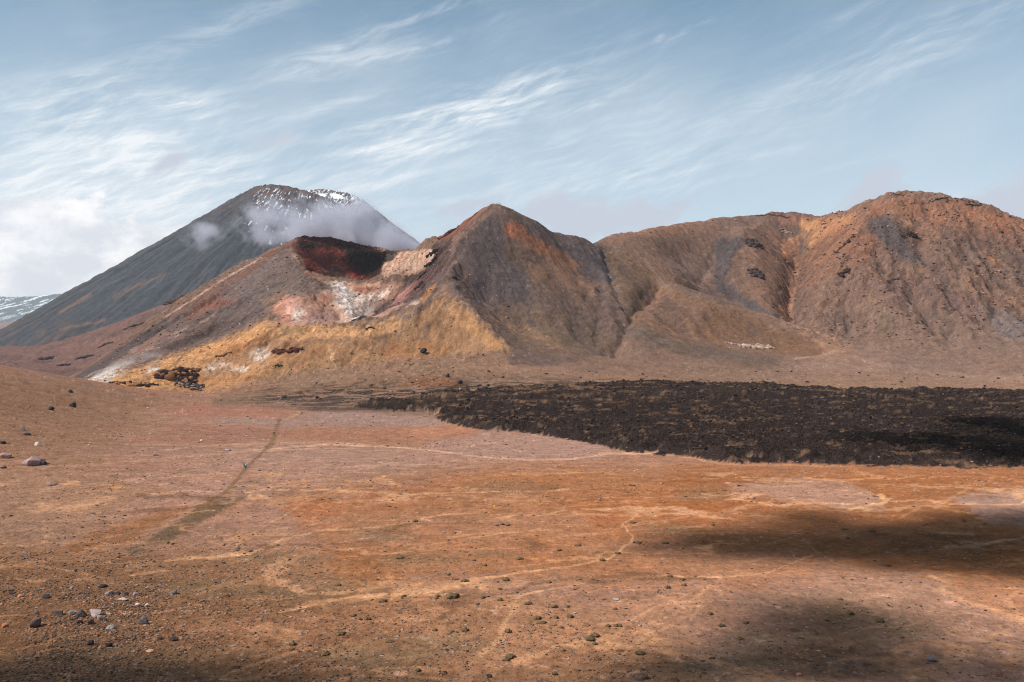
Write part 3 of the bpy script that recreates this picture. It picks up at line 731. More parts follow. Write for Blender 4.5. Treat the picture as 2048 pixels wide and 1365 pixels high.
region([(1730,400),(1800,392),(1900,430),(1880,470),(1800,430),(1740,430)], (164,112,82), 10, 0.6, breakup=0.4, bn=n_sm)
region([(1730,440),(1780,430),(1830,490),(1850,530),(1800,520),(1760,480)], (92,82,80), 8, 1.0)
region([(1700,480),(1730,460),(1760,480),(1740,520),(1690,540)], (150,96,70), 8, 0.5)
region([(1790,450),(1830,460),(1850,490),(1820,500)], (86,60,48), 6, 0.7, breakup=.3)
region([(1960,505),(2000,515),(2000,530),(1970,525)], (176,118,74), 5, 0.6)
region([(1900,400),(2048,440),(2048,470),(1960,440),(1880,410)], (160,110,82), 8, 0.6)
region([(1640,400),(1700,425),(1790,388),(1900,400),(2040,440),(2040,500),(1900,450),(1780,420),(1700,470),(1640,520)], (160,104,78), 14, 0.5, y0=950, breakup=.4, bn=n_sm)
region([(1720,560),(1850,560),(1950,600),(2000,650),(1850,640),(1760,600)], (122,94,84), 14, 0.7)
# scree fans at its foot
region([(1640,640),(1690,580),(1730,600),(1780,615),(1850,600),(1890,630),(1930,650),(2048,700),(2300,700),(2300,760),(1800,740),(1700,700)], (126,100,86), 8, 0.85, rough=0.4)
region([(1740,600),(1770,640),(1790,680),(1760,660)], (110,92,76), 5, 0.5)
region([(1960,610),(2060,640),(2060,690),(1990,670)], (118,106,104), 12, 0.7)
region([(1500,560),(1570,560),(1575,640),(1520,610)], (128,94,76), 6, 0.7)
region([(1490,470),(1560,470),(1570,560),(1500,560)], (134,98,80), 6, 0.8, rough=1.0)
region([(1590,580),(1640,590),(1600,640),(1588,620)], (122,94,80), 6, 0.8)
region([(1600,660),(1680,680),(1700,700),(1660,712),(1640,695)], (168,126,100), 5, 0.6)
path([(1690,690),(1670,703),(1640,712),(1590,718)], 3, 2, (170,132,108), 0.8, wob=1.5)
path([(1530,628),(1600,655),(1680,680)], 1.2, 2, (160,122,98), 0.6)
# ---- left flank: grey scoria
region([(585,485),(600,530),(650,565),(690,575),(640,600),(560,620),(520,645),(430,684),(330,714),(200,762),(140,758),(200,720),(400,585),(520,510)], (108,90,84), 6, 1.0, y0=860, y1=1300, rough=0.5)
region([(590,487),(600,510),(560,520),(400,600),(200,730),(140,760),(390,588),(520,512)], (126,92,76), 4, 0.8, y0=900, y1=1300)
region([(585,483),(620,490),(600,500),(560,505),(520,520),(540,505)], (128,70,54), 4, 0.8, y0=1000, y1=1300)
region([(520,560),(600,560),(620,580),(560,600),(440,640),(400,650),(460,600)], (114,98,90), 10, 0.7, y0=900, y1=1300)
region([(400,600),(480,575),(470,600),(400,630),(370,640)], (148,92,74), 8, 0.7, y0=900, y1=1300)
region([(330,690),(430,650),(480,640),(440,665),(350,700)], (74,58,52), 5, 0.75, y0=860, y1=1300)
region([(260,680),(360,640),(420,650),(330,690),(230,720)], (124,98,92), 8, 0.5, y0=860, y1=1300, rough=0.8)
region([(600,620),(560,640),(530,620),(520,600),(560,580)], (150,112,84), 8, 0.5, y0=860, y1=1100)
path([(522,517),(450,557),(402,588),(332,634),(290,660)], 1.8, 1.6, (196,160,140), 0.8, y0=1000, y1=1300, frac=.5, wob=1)
region([(142,757),(250,688),(330,634),(345,650),(280,690),(175,760)], (88,78,76), 3, 0.8, y0=860, y1=1300, warp=.3)
region([(180,758),(285,690),(330,660),(340,668),(290,700),(200,760)], (138,106,90), 3, 0.7, y0=860, y1=1300, warp=.3)
region([(560,500),(590,492),(585,505),(600,520),(575,520),(520,560),(470,600),(440,600)], (122,104,98), 6, 0.8, y0=900, y1=1250)
path([(582,500),(592,520),(612,545),(645,562),(690,572),(760,564)], 2.4, 2.0, (172,128,104), 0.7, y0=960, y1=1240, wob=1)  # sunlit highlight painted along the crest of the crater rim
region([(600,520),(640,545),(650,556),(620,548),(604,536)], (150,92,74), 3, .6, y0=1000, y1=1240)
for (x, y, w_, h_) in [(360,665,24,5),(300,700,20,6),(270,700,10,4),(415,640,20,4)]:
    blob(x, y, w_, h_, 25, (186,150,130), 0.5, y0=880, y1=1300, breakup=.8, bn=n_px)
# ---- yellow shoulder
ylw = [(180,765),(330,714),(430,684),(530,641),(640,652),(700,656),(790,640),(835,622),(880,590),(910,600),(970,650),(1015,700),(960,712),(900,715),(820,722),(700,740),(640,745),(560,757),(480,772),(400,788),(300,785),(220,770)]
region(ylw, (172,128,92), 16, 0.85, y0=700, y1=900)
region([(200,765),(330,716),(430,690),(530,645),(560,660),(480,710),(400,745),(330,790),(220,775)], (214,154,98), 8, 0.85, y0=700, y1=905)
region([(530,640),(640,650),(720,655),(800,640),(780,665),(650,680),(560,680)], (216,160,108), 7, 0.85, y0=700, y1=900)
region([(300,790),(400,745),(520,715),(600,700),(560,740),(480,765),(400,785)], (208,146,90), 8, 0.7, y0=700, y1=900, breakup=.3)
region([(900,610),(925,615),(965,650),(1015,700),(985,700),(930,660),(890,640)], (206,152,100), 9, 0.7, y0=700, y1=900, warp=1.0)
region([(800,640),(890,620),(930,680),(960,700),(860,715),(800,700)], (166,124,88), 10, 0.8, y0=700, y1=900)
region([(850,640),(880,610),(900,640),(880,680)], (150,110,80), 8, 0.6, y0=700, y1=900)
region([(965,615),(1040,645),(1130,690),(1120,700),(1040,670),(980,640)], (158,120,88), 9, 0.6, y0=700, y1=930, warp=1.0, breakup=.5, bn=n_sm)
region([(780,680),(900,690),(900,712),(800,722),(740,715)], (164,114,70), 8, 0.7, y0=700, y1=900)
region([(590,690),(680,690),(760,710),(700,735),(620,745),(570,750)], (176,130,90), 10, 0.8, y0=700, y1=900)
region([(560,640),(620,655),(600,668),(560,665)], (150,118,78), 5, 0.6, y0=700, y1=900)
for (x, y, rx, ry, a) in [(520,685,30,12,30),(575,700,26,12,50),(430,722,28,6,25),(550,735,22,7,30),(370,700,20,6,20),(470,700,20,6,20)]:
    blob(x, y, rx, ry, a, (120,66,42) if x in (520,575) else (96,76,54), 0.75, y0=700, y1=900, breakup=0.6, bn=n_sm)
for (x, y, rx, ry, a) in [(440,735,28,12,10),(520,712,18,14,40),(300,738,14,6,20),(480,738,18,6,10),(210,750,40,12,22),(195,757,24,8,20)]:
    blob(x, y, rx, ry, a, (236,222,208), 0.95, y0=700, y1=905, breakup=0.85, bn=n_px + n_sm)
path([(655,690),(665,715),(670,735),(655,752)], 2.2, 1.5, (222,178,132), 0.75, wob=2)
for (x, y, rx, ry, a) in [(470,705,30,8,30),(640,700,26,9,20),(720,690,30,9,10),(780,700,30,7,0),(330,745,24,7,10),(400,760,26,6,5),(500,755,30,6,10),(600,725,24,8,40),(850,690,24,8,-20)]:
    blob(x, y, rx, ry, a, (160,96,60), 0.7, y0=700, y1=900, breakup=0.8, bn=n_px + n_sm)
for (x, y, rx, ry, a) in [(560,668,20,5,20),(610,690,14,6,60),(500,690,16,5,40),(690,720,26,5,10),(440,745,20,5,0),(760,675,20,5,0)]:
    blob(x, y, rx, ry, a, (96,74,56), 0.75, y0=700, y1=900, breakup=0.7, bn=n_px + n_sm)
put(np.where((YY > 700) & (YY < 905) & (V > 640) & (V < 790) & (U > 230) & (U < 900), sstep(-n_mid - n_px, .15, .5), 0), (120,88,62), 0.55)
ya = (YY > 700) & (YY < 905) & (V > 610) & (V < 800) & (U > 180) & (U < 1020)
put(np.where(ya, sstep(n_sm + n_px * .8, .12, .4), 0), (140,104,76), 0.6)
put(np.where(ya, sstep(n_mid + n_sm * .6, .1, .4) * sstep(V, 690, 740), 0), (132,100,78), 0.7)
region([(560,757),(650,735),(760,720),(900,712),(1010,706),(1010,740),(700,760),(560,785)], (140,108,86), 14, 0.8, y0=700, y1=900)
# ---- the white and pink bowl
region([(555,650),(545,620),(570,595),(640,590),(690,568),(790,566),(830,590),(850,590),(835,625),(790,645),(700,660),(600,655)], (186,140,118), 7, 1.0, y0=862, y1=1003)
region([(548,620),(575,595),(600,600),(620,625),(600,650),(560,645)], (200,124,96), 7, 0.8, y0=862, y1=1003)
blob(592, 622, 28, 24, 0, (244,186,162), 0.95, y0=862, y1=1003)
blob(598, 630, 14, 12, 0, (255,230,210), 1.0, y0=862, y1=1003)
blob(690, 590, 26, 28, 10, (255,248,240), 1.0, y0=862, y1=1003, breakup=0.75, bn=n_px + 0.7 * n_sm)
blob(710, 620, 34, 26, -20, (250,232,220), 1.0, y0=862, y1=1003, breakup=0.75, bn=n_px + 0.7 * n_sm)
blob(745, 592, 36, 9, 18, (252,228,208), 1.0, y0=862, y1=1003, breakup=0.75, bn=n_px + 0.7 * n_sm)
blob(725, 577, 30, 7, -10, (150,88,62), 0.8, y0=862, y1=1006)
blob(640, 640, 34, 16, 0, (166,130,120), 0.8, y0=862, y1=1003)
blob(660, 600, 24, 12, 30, (178,120,92), 0.7, y0=862, y1=1003)
path([(665,605),(690,640),(715,655)], 3, 3, (226,176,138), 0.7, y0=862, y1=1003)
region([(690,572),(760,566),(770,572),(700,580)], (208,160,130), 3, 0.6, y0=900, y1=1003)
bwz = (YY > 862) & (YY < 1003) & (V > 560) & (V < 665) & (U > 540) & (U < 850)
put(np.where(bwz, sstep(n_px + .6 * n_p2, .15, .45), 0), (150,104,84), 0.6)
put(np.where(bwz, sstep(-n_px + .6 * n_p2, .25, .5), 0), (92,72,68), 0.5)
# dark scree between bowl and path ridge
region([(800,560),(850,500),(880,480),(990,412),(960,440),(905,500),(915,525),(880,580),(835,625),(770,650),(730,645),(760,610),(830,575)], (86,66,62), 4, 1.0, y0=870, y1=1120, rough=1.0)
region([(760,640),(830,590),(880,540),(895,545),(870,590),(830,622)], (104,84,82), 5, 0.8, y0=862, y1=1003)
region([(790,590),(830,560),(855,535),(850,560),(800,605),(770,615)], (170,116,104), 5, 0.75, y0=870, y1=1100)
for (x, y, rx, ry, a) in [(872,505,16,8,30),(868,525,14,10,0),(845,548,12,10,50),(838,570,12,8,40),(850,585,10,6,50)]:
    blob(x, y, rx * 1.2, ry * 1.1, a, (44,34,36), 0.9, y0=870, y1=1100, breakup=.3, bn=n_sm)
region([(835,600),(868,565),(872,580),(845,608)], (190,130,78), 4, 0.85, y0=862, y1=1003)
blob(822, 610, 12, 5, 35, (222,190,168), 0.8, y0=862, y1=1003)
# path ridge crest
path([(995,414),(960,440),(930,466),(905,497),(912,520),(897,550),(876,580),(858,602),(835,624),(800,640)], 4, 4, (134,110,100), 0.8, y0=840, y1=1010, wob=1.2)
region([(890,460),(930,435),(985,415),(960,435),(900,475),(885,478)], (140,80,64), 3, 0.75, y0=990, y1=1110)
region([(900,478),(985,416),(965,440),(935,465),(905,495)], (136,104,90), 4, 0.8, y0=930, y1=1100)
# deep crater: red wall
def xy(L): return [P(*p)[:2] for p in L]
pit = xy([(588,500,1222),(596,514,1175),(610,537,1105),(640,558,1048),(700,570,1008),(760,561,1006),(775,555,1020),(778,530,1120),(775,509,1235),(740,500,1252),(705,496,1268),(680,486,1278),(640,490,1278),(600,486,1260)])
sd_ = poly_sd(XX, YY, pit) if False else None
bx = (YY > 950) & (YY < 1320) & (U > 540) & (U < 820)
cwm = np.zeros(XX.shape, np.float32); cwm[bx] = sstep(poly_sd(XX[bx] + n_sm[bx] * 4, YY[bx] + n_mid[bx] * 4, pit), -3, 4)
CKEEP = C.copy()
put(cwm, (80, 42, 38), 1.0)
y0c, y1c = 1008, 1290
region([(585,490),(620,500),(690,490),(770,510),(770,565),(700,575),(620,560)], (84,46,38), 4, 0.5, y0=y0c, y1=y1c)
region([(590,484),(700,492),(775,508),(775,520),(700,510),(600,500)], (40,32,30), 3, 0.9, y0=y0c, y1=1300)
region([(600,500),(680,495),(690,520),(640,545),(610,530)], (112,52,44), 5, 0.8, y0=y0c, y1=y1c)
region([(680,520),(730,560),(720,566),(690,550),(660,530)], (134,56,44), 3, 0.9, y0=y0c, y1=y1c)
region([(640,545),(680,530),(690,560),(650,560)], (104,76,62), 5, 0.7, y0=y0c, y1=y1c)
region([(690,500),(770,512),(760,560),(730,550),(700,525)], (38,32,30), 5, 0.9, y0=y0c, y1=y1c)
region([(680,548),(700,552),(708,572),(690,572)], (124,98,82), 3, 0.7, y0=y0c, y1=y1c)
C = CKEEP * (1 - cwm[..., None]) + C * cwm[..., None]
# lit rocky wall on its right
region([(772,508),(862,498),(868,515),(830,560),(800,568),(764,566),(768,530)], (206,166,140), 3, 1.0, y0=1000, y1=1260, warp=0.4, rough=1.0)
m_ = (YY > 1000) & (YY < 1260) & (U > 762) & (U < 860) & (V > 500) & (V < 568)
put(np.where(m_, sstep(fbm(XX * 3, YY * .6, 9, 3, .6, 3.), 0.0, 0.2), 0) * 0.6, (150, 96, 66))
# ---- apron beyond
ap = (YY > 1310)
put(np.where(ap, 1.0, 0), (122, 92, 84), 1.0)
put(np.where(ap, sstep(fbm(XX, YY, 60, 4, .6, 9.), 0.05, 0.3), 0), (96, 76, 70), 0.6)
region([(60,712),(420,640),(420,600),(330,650),(200,690)], (134,96,84), 10, 0.6, y0=1310)
region([(330,590),(400,575),(410,600),(340,615)], (84,66,60), 5, 0.7, y0=1310)
# ---- general mottling and fall-line streaks
sc1 = np.clip(SCo, -2, 2)
hm = HIGH * (YY < 1320) * (1 - cwm)
C = C * (1 + (hm * .0)[..., None])
put(hm * sstep(sc1 + .6 * n_sm, .55, 1.3), (88, 72, 68), 0.5)  # gully channels painted darker so the relief looks more deeply shaded
put(hm * sstep(-sc1 + .6 * n_mid + .5 * n_px, .6, 1.2), (142, 114, 98), 0.18)
shade = 1 + HIGH * (0.02 * SCo + 0.08 * SF) + 0.12 * n_mid + 0.14 * n_sm + 0.30 * n_px + 0.22 * n_p2
shade = np.clip(shade, 0.55, 1.5)
C *= shade[..., None]
# pale and dark debris
pd = sstep(n_px + 0.5 * n_p2, 0.38, 0.5) * (1 - LAVM) * (YY < 1310)
C = C + (np.minimum(C * 1.35 + 0.05, .85) - C) * (pd * .7)[..., None]
C = np.clip(C, 0.004, 0.85)
# warm / cool drift
tint = (n_big * 0.06)[..., None]
C *= 1 + tint * np.array([1.0, 0.0, -1.0], np.float32)

# ------------------------------------------------------------------ materials
def soil(name, bump=1.0, speck=1.0, fine=1.0):
    mt = bpy.data.materials.new(name); mt.use_nodes = True
    N = NT(mt.node_tree)
    at = N.n('ShaderNodeAttribute', attribute_name='soil_colour')
    st = N.n('ShaderNodeAttribute', attribute_name='stoniness')
    pos = N.n('ShaderNodeNewGeometry').outputs['Position']
    stn = st.outputs['Fac']
    n1 = N.noise(pos, 0.9 * fine, 4, 0.65)
    n2 = N.noise(pos, 0.16 * fine, 5, 0.65)
    n3 = N.noise(pos, 3.5 * fine, 3, 0.6)
    vo = N.n('ShaderNodeTexVoronoi', feature='F1', ins={'Vector': pos, 'Scale': 1.3 * fine, 'Randomness': 1.0})
    vo2 = N.n('ShaderNodeTexVoronoi', feature='F1', ins={'Vector': pos, 'Scale': 0.42 * fine, 'Randomness': 1.0})
    val = N.m('ADD', N.ramp(n1, 0.3, 0.7, 0.74, 1.26, False), N.ramp(n2, 0.3, 0.7, -0.2, 0.2, False))
    val = N.m('ADD', val, N.ramp(n3, 0.3, 0.7, -0.14, 0.14, False))
    col = N.n('ShaderNodeVectorMath', operation='SCALE', ins={0: at.outputs['Vector'], 'Scale': val}).outputs[0]
    # stones: small cells of their own colour
    cellr = N.n('ShaderNodeSeparateColor', ins={0: vo.outputs['Color']})
    inside = N.ramp(vo.outputs['Distance'], 0.28, 0.40, 1.0, 0.0)
    few = N.ramp(cellr.outputs[0], 0.60, 0.62)
    sm = N.m('MULTIPLY', N.m('MULTIPLY', inside, few), N.m('MULTIPLY', stn, 0.75 * speck))
    stonec = N.n('ShaderNodeMix', data_type='RGBA', ins={0: cellr.outputs[1], 6: (0.10, 0.075, 0.06, 1), 7: (0.46, 0.33, 0.26, 1)})
    col = N.mix(sm, col, stonec.outputs[2])
    cellr2 = N.n('ShaderNodeSeparateColor', ins={0: vo2.outputs['Color']})
    inside2 = N.ramp(vo2.outputs['Distance'], 0.16, 0.26, 1.0, 0.0)
    sm2 = N.m('MULTIPLY', N.m('MULTIPLY', inside2, N.ramp(cellr2.outputs[0], 0.70, 0.72)), N.m('MULTIPLY', stn, 0.7 * speck))
    dk = N.n('ShaderNodeVectorMath', operation='SCALE', ins={0: col, 'Scale': 0.45}).outputs[0]
    col = N.mix(sm2, col, dk)
    h = N.m('ADD', N.m('MULTIPLY', n1, 0.55), N.m('MULTIPLY', n3, 0.18))
    h = N.m('ADD', h, N.m('MULTIPLY', n2, 1.6))
    h = N.m('ADD', h, N.m('MULTIPLY', N.m('MULTIPLY', inside, few), 0.25))
    h = N.m('ADD', h, N.m('MULTIPLY', sm2, 0.5))
    amp = N.m('MULTIPLY_ADD', stn, 0.8, 0.35)
    bp = N.n('ShaderNodeBump', ins={'Strength': 1.0, 'Distance': N.m('MULTIPLY', amp, 1.0 * bump), 'Height': h})
    bs = N.n('ShaderNodeBsdfDiffuse', ins={'Color': col, 'Roughness': 0.5, 'Normal': bp.outputs[0]})
    N.n('ShaderNodeOutputMaterial', ins={'Surface': bs.outputs[0]})
    return mt
M_SOIL = soil('plain_soil', 0.7)
M_MOUNT = soil('mountain_scree', 1.0, 0.8, 0.8)
M_LAVA = soil('black_lava', 1.6, 0.35, 1.3)
M_FAR = soil('far_scree', 2.0, 0.4, 0.35)

def add_colour(me, col, rough):
    a = me.attributes.new('soil_colour', 'FLOAT_COLOR', 'POINT')
    buf = np.ones((len(me.vertices), 4), np.float32); buf[:, :3] = col
    a.data.foreach_set('color', buf.ravel())
    r = me.attributes.new('stoniness', 'FLOAT', 'POINT')
    r.data.foreach_set('value', rough.astype(np.float32).ravel())
def mesh_from(name, co, quads, mat, col=None, rough=None, smooth=True, nrm=None, kind='structure'):
    me = bpy.data.meshes.new(name)
    me.vertices.add(len(co)); me.vertices.foreach_set('co', co.astype(np.float32).ravel())
    k = quads.shape[1]
    me.loops.add(quads.size); me.loops.foreach_set('vertex_index', quads.astype(np.int32).ravel())
    me.polygons.add(len(quads)); me.polygons.foreach_set('loop_start', np.arange(0, quads.size, k, dtype=np.int32))
    me.update(calc_edges=True)
    if smooth: me.shade_smooth()
    if nrm is not None: me.normals_split_custom_set_from_vertices(nrm.astype(np.float32))
    if col is not None: add_colour(me, col, rough)
    me.materials.append(mat)
    ob = bpy.data.objects.new(name, me)
    if kind: ob['kind'] = kind
    COL.objects.link(ob)
    return ob
# split the one continuous land into the features it is made of
idx = np.arange(Z.size).reshape(Z.shape)
Q = np.stack([idx[:-1, :-1], idx[:-1, 1:], idx[1:, 1:], idx[1:, :-1]], -1).reshape(-1, 4)
def fmask(a): return (a[:-1, :-1]).ravel()
cls = np.zeros(len(Q), np.int8)
fy = fmask(YY); fu = fmask(U); fv = fmask(V); fl = fmask(LAVM); fh = fmask(Z)
cls[fl > 0.05] = 1
mt_ = (fy > 770) & (fh > 9) & (fy < 1330)
cls[mt_ & (fu < 1225)] = 2
cls[mt_ & (fu >= 1225) & (fu < 1585)] = 3
cls[mt_ & (fu >= 1585)] = 4
cls[(fy >= 1330)] = 5
co = np.stack([XX, YY, Z], -1).reshape(-1, 3)
e1 = np.stack([np.gradient(XX, axis=1), np.gradient(YY, axis=1), np.gradient(Z, axis=1)], -1)
e2 = np.stack([np.gradient(XX, axis=0), np.gradient(YY, axis=0), np.gradient(Z, axis=0)], -1)
nr = np.cross(e1, e2); nr /= np.linalg.norm(nr, axis=-1, keepdims=True); nr = nr.reshape(-1, 3)
cflat = C.reshape(-1, 3); rflat = ROUGH.ravel()
for ci, (nm, mat) in enumerate([('ground', M_SOIL), ('lava_field', M_LAVA), ('crater_mountain', M_MOUNT), ('mountain_ridge', M_MOUNT), ('rocky_mountain', M_MOUNT), ('lava_plain', M_FAR)]):
    q = Q[cls == ci]
    used, inv = np.unique(q, return_inverse=True)
    mesh_from(nm, co[used], inv.reshape(-1, 4), mat, cflat[used], rflat[used], nrm=nr[used])

def height(x, y):
    """height of the finished land under a point"""
    z = land(np.array([[x]], float), np.array([[y]], float))[0]
    return float(z[0, 0])
# inner ring round the back of the viewpoint
def ring_mesh():
    me_co = []; me_q = []
    RR = [10, 60, 200, 500, 1000, 2000, 3500, 6000, 12000, 40000]; NA = 96
    for r in RR:
        for a in range(NA):
            t = a / NA * 2 * math.pi
            x, y = r * math.sin(t), r * math.cos(t)
            z = 8.0 if r < 300 else 14.0
            if y > 0 and abs(x) < y * 1.05: z = -14.0 if r < 3000 else (0.0 if r < 5000 else 20.0)
            if r >= 6000: z = 20.0
            if r == 10: z = -20 if y > 0 else 25
            me_co.append((x, y, z))
    for i in range(len(RR) - 1):
        for a in range(NA): me_q.append((i * NA + a, i * NA + (a + 1) % NA, (i + 1) * NA + (a + 1) % NA, (i + 1) * NA + a))
    me_co = np.array(me_co); me_q = np.array(me_q)[:, ::-1]
    cc = np.tile(K((120, 96, 84)), (len(me_co), 1)); rr = np.full(len(me_co), 0.4)
    mesh_from('distant_ground', me_co, me_q, M_FAR, cc, rr)
ring_mesh()

# ------------------------------------------------------------------ the big volcano behind
def volcano():
    cx, cy = (618 - 1024) / F * 4000, 4000.0
    na, nr_ = 760, 270
    th = np.linspace(0, 2 * np.pi, na, endpoint=False)
    rr = np.concatenate([np.linspace(2, 190, 34), np.linspace(195, 1350, nr_ - 34)])
    TH, RR = np.meshgrid(th, rr)
    X = RR * np.cos(TH); Y = RR * np.sin(TH)      # th = -90deg faces the viewpoint
    # rim height by direction: high on the left front, dipping to the right front, high again behind
    rim_t = np.radians([-180, -150, -125, -100, -80, -55, -35, -10, 20, 60, 90, 130, 180])
    rim_h = np.array([680, 664, 664, 650, 630, 602, 590, 594, 640, 692, 708, 690, 680], float)
    t = np.where(TH > np.pi, TH - 2 * np.pi, TH)
    RH = np.interp(t, rim_t, rim_h)
    wob = fbm(X + 500, Y, 180, 4) * 8
    RW = 212 + fbm(np.cos(TH) * 300, np.sin(TH) * 300, 160, 3) * 22
    g = np.maximum(RR - RW, 0)
    slope = 0.665 + 0.03 * np.cos(TH)
    Zc = RH - slope * g
    # the flat-topped shoulder must not stand above the plain cone line
    Zc = np.where(RR < RW, RH - (RW - RR) * 0.75, Zc)
    base = np.where(RR < RW, 0, 1)
    # radial ribs and gullies
    rib = fbm(TH * 9 + 40 + wob * 0.01, RR * 0.0012, 0.55, 5, 0.62, 3.0, True)
    a2 = np.where(t > 0, 0.5, 1.0)
    Zc += rib * 16 * sstep(RR, 150, 400) + fbm(X, Y, 30, 4, .6) * 4 + fbm(X, Y, 90, 3, .6, 6.) * 6
    rocky = sstep(-RR, -520, -180)
    Zc += rocky * fbm(X, Y, 34, 4, 0.6, 8., True) * 9
    Xw = X + cx; Yw = Y + cy
    u = 1024 + Xw / Yw * F; v = YH + (CAMH - Zc) / Yw * F
    C = np.empty(X.shape + (3,), np.float32); C[:] = K((78, 84, 90))
    def mixc(m, c, s=1.0):
        nonlocal C
        w = np.clip(m * s, 0, 1)[..., None]; C = C * (1 - w) + K(c) * w
    str_ = fbm(TH * 60 + 5, RR * 0.004, 1.0, 4, .6, 33.)
    str2 = fbm(TH * 16 + 5, RR * 0.002, 1.0, 4, .6, 43.)
    str3 = fbm(TH * 7 + 2, RR * 0.0012, 1.0, 4, .6, 63.)
    mixc(sstep(str3, 0.0, 0.3), (62, 68, 76), 0.8)
    mixc(sstep(str_, 0.0, 0.35), (102, 100, 102), 0.75)
    mixc(sstep(str2, 0.05, 0.4), (72, 76, 80), 0.7)
    mixc(sstep(-u, -430, -330) * sstep(str2, -0.1, 0.2) * 0 + sstep(-t, 2.35, 2.9) * 0.7, (112, 98, 92))
    nz = fbm(X, Y, 45, 4, .6, 66.); nf = fbm(X, Y, 12, 4, .65, 86.)
    mixc(sstep(-v, -480, -400) * sstep(nz, -0.2, 0.2), (118, 100, 94), 0.6)
    mixc(sstep(-v, -420, -375) * sstep(nz, -0.3, 0.1) * sstep(u, 480, 540), (132, 92, 78), 0.6)
    mixc(sstep(v, 610, 680) * sstep(fbm(X, Y, 90, 3), -0.1, 0.2), (118, 94, 86), 0.6)
    # pale fan streaks low on the left
    for (x0, y0, x1, y1, w) in [(290, 560, 225, 600, 2.5), (330, 548, 280, 572, 1.8), (180, 590, 120, 625, 3), (210, 640, 120, 660, 3)]:
        dd = seg_dist(u + nf * 4, v + nf * 3, (x0, y0), (x1, y1))
        mixc(sstep(-dd, -w * 1.6, -w * 0.3), (146, 112, 96), 0.7)
    # snow streaks
    cut = fbm(TH * 50, RR * 0.022, 1.0, 5, 0.65, 55.)
    patch_ = fbm(X, Y, 70, 3, .5, 99.)
    sn = sstep(cut * 1.0 + nf * 0.45 + patch_ * .5 + 0.30 * (1 - np.hypot((u - 590) / 85, (v - 445) / 62)), 0.42, 0.56)
    sn *= sstep(-np.hypot((u - 590) / 120, (v - 440) / 75), -1.0, -0.7)
    sn = np.maximum(sn, sstep(-np.hypot((u - 700) / 70, (v - 412) / 26), -1.0, -0.5) * sstep(cut + nf * .6, 0.05, 0.2))
    sn = np.maximum(sn, sstep(-np.hypot((u - 540) / 40, (v - 400) / 30), -1.0, -0.7) * sstep(cut + nf * .5, 0.20, 0.32))
    inner = (RR < RW + 6) & (t > 0.0)
    sn = np.where(inner, sstep(nf * 0.9 + cut * .6, 0.10, 0.22) , sn)
    bowl = (RR < RW - 20) & (v > 388 + nf * 8) & (v < 396 + nz * 16)
    sn = np.where(bowl, 1.0, sn)
    mixc(sn, (238, 242, 246), 1.0)
    mixc(np.ones(X.shape), (0, 0, 0), 0.0)
    C = C * np.where(sn > .4, 1.0, 0.80)[..., None]
    C = np.clip(C * (1 + 0.32 * nf + 0.22 * str_ + .12 * str3)[..., None] * np.where(sn > .5, 1.15, 1.0)[..., None], 0.01, 0.9)
    co = np.stack([Xw, Yw, Zc], -1).reshape(-1, 3)
    idx = np.arange(X.size).reshape(X.shape); idn = np.roll(idx, -1, axis=1)
    q = np.stack([idx[:-1], idx[1:], idn[1:], idn[:-1]], -1).reshape(-1, 4)
    keepf = (TH[:-1] > np.pi * 0.0)
    mesh_from('volcano', co, q, M_FAR, C.reshape(-1, 3), np.full(X.size, 0.5))
volcano()

# ------------------------------------------------------------------ far snowy range at the left edge
def far_range(name, Y0, depth, pts_, amp, seed, colfn):
    n, m = 420, 60
    xs = np.linspace(-700, 420, n); ts = np.linspace(0, 1, m)
    Uq, T_ = np.meshgrid(xs, ts)
    Yq = Y0 + depth * T_
    Xq = (Uq - 1024) / F * Y0
    top = np.interp(Uq, [p[0] for p in pts_], [p[1] for p in pts_])
    Zt = CAMH + (YH - top) / F * (Y0 + depth)
    prof = T_ ** 0.8
    Zq = 0 + (Zt - 0) * prof + fbm(Xq, Yq, amp * 14, 5, .6, seed, True) * amp * (0.3 + T_)
    Xq = (Uq - 1024) / F * Yq
    C = colfn(Uq, T_, Xq, Yq, Zq)
    idx = np.arange(Xq.size).reshape(Xq.shape)
    q = np.stack([idx[:-1, :-1], idx[:-1, 1:], idx[1:, 1:], idx[1:, :-1]], -1).reshape(-1, 4)
    mesh_from(name, np.stack([Xq, Yq, Zq], -1).reshape(-1, 3), q, M_FAR, C.reshape(-1, 3), np.full(Xq.size, 0.2))
def snowy(u, t, x, y, z):
    v = YH + (CAMH - z) / y * F
    C = np.empty(u.shape + (3,), np.float32); C[:] = K((88, 100, 104))
    s = fbm((x * .6 - z) / 70, (x + .6 * z) / 420, 1.0, 4, .55, 12.) + 0.25 * fbm(x, z * 2, 90, 3, .6, 5.)
    w = np.clip(sstep(s, 0.08, 0.16) * sstep(-v, -652, -618), 0, 1)[..., None]
    return C * (1 - w) + K((240, 243, 247)) * w
far_range('snowy_mountain', 12000, 2500, [(-700, 640), (-200, 585), (0, 598), (60, 596), (140, 592), (220, 600), (420, 600)], 60, 5., snowy)
far_range('foothill', 7000, 900, [(-700, 655), (0, 646), (40, 645), (120, 662), (300, 690), (420, 695)], 12, 8.,
          lambda u, t, x, y, z: np.ones(u.shape + (3,), np.float32) * K((140, 118, 110)) * (1 + 0.3 * fbm(x, y, 300, 4))[..., None])

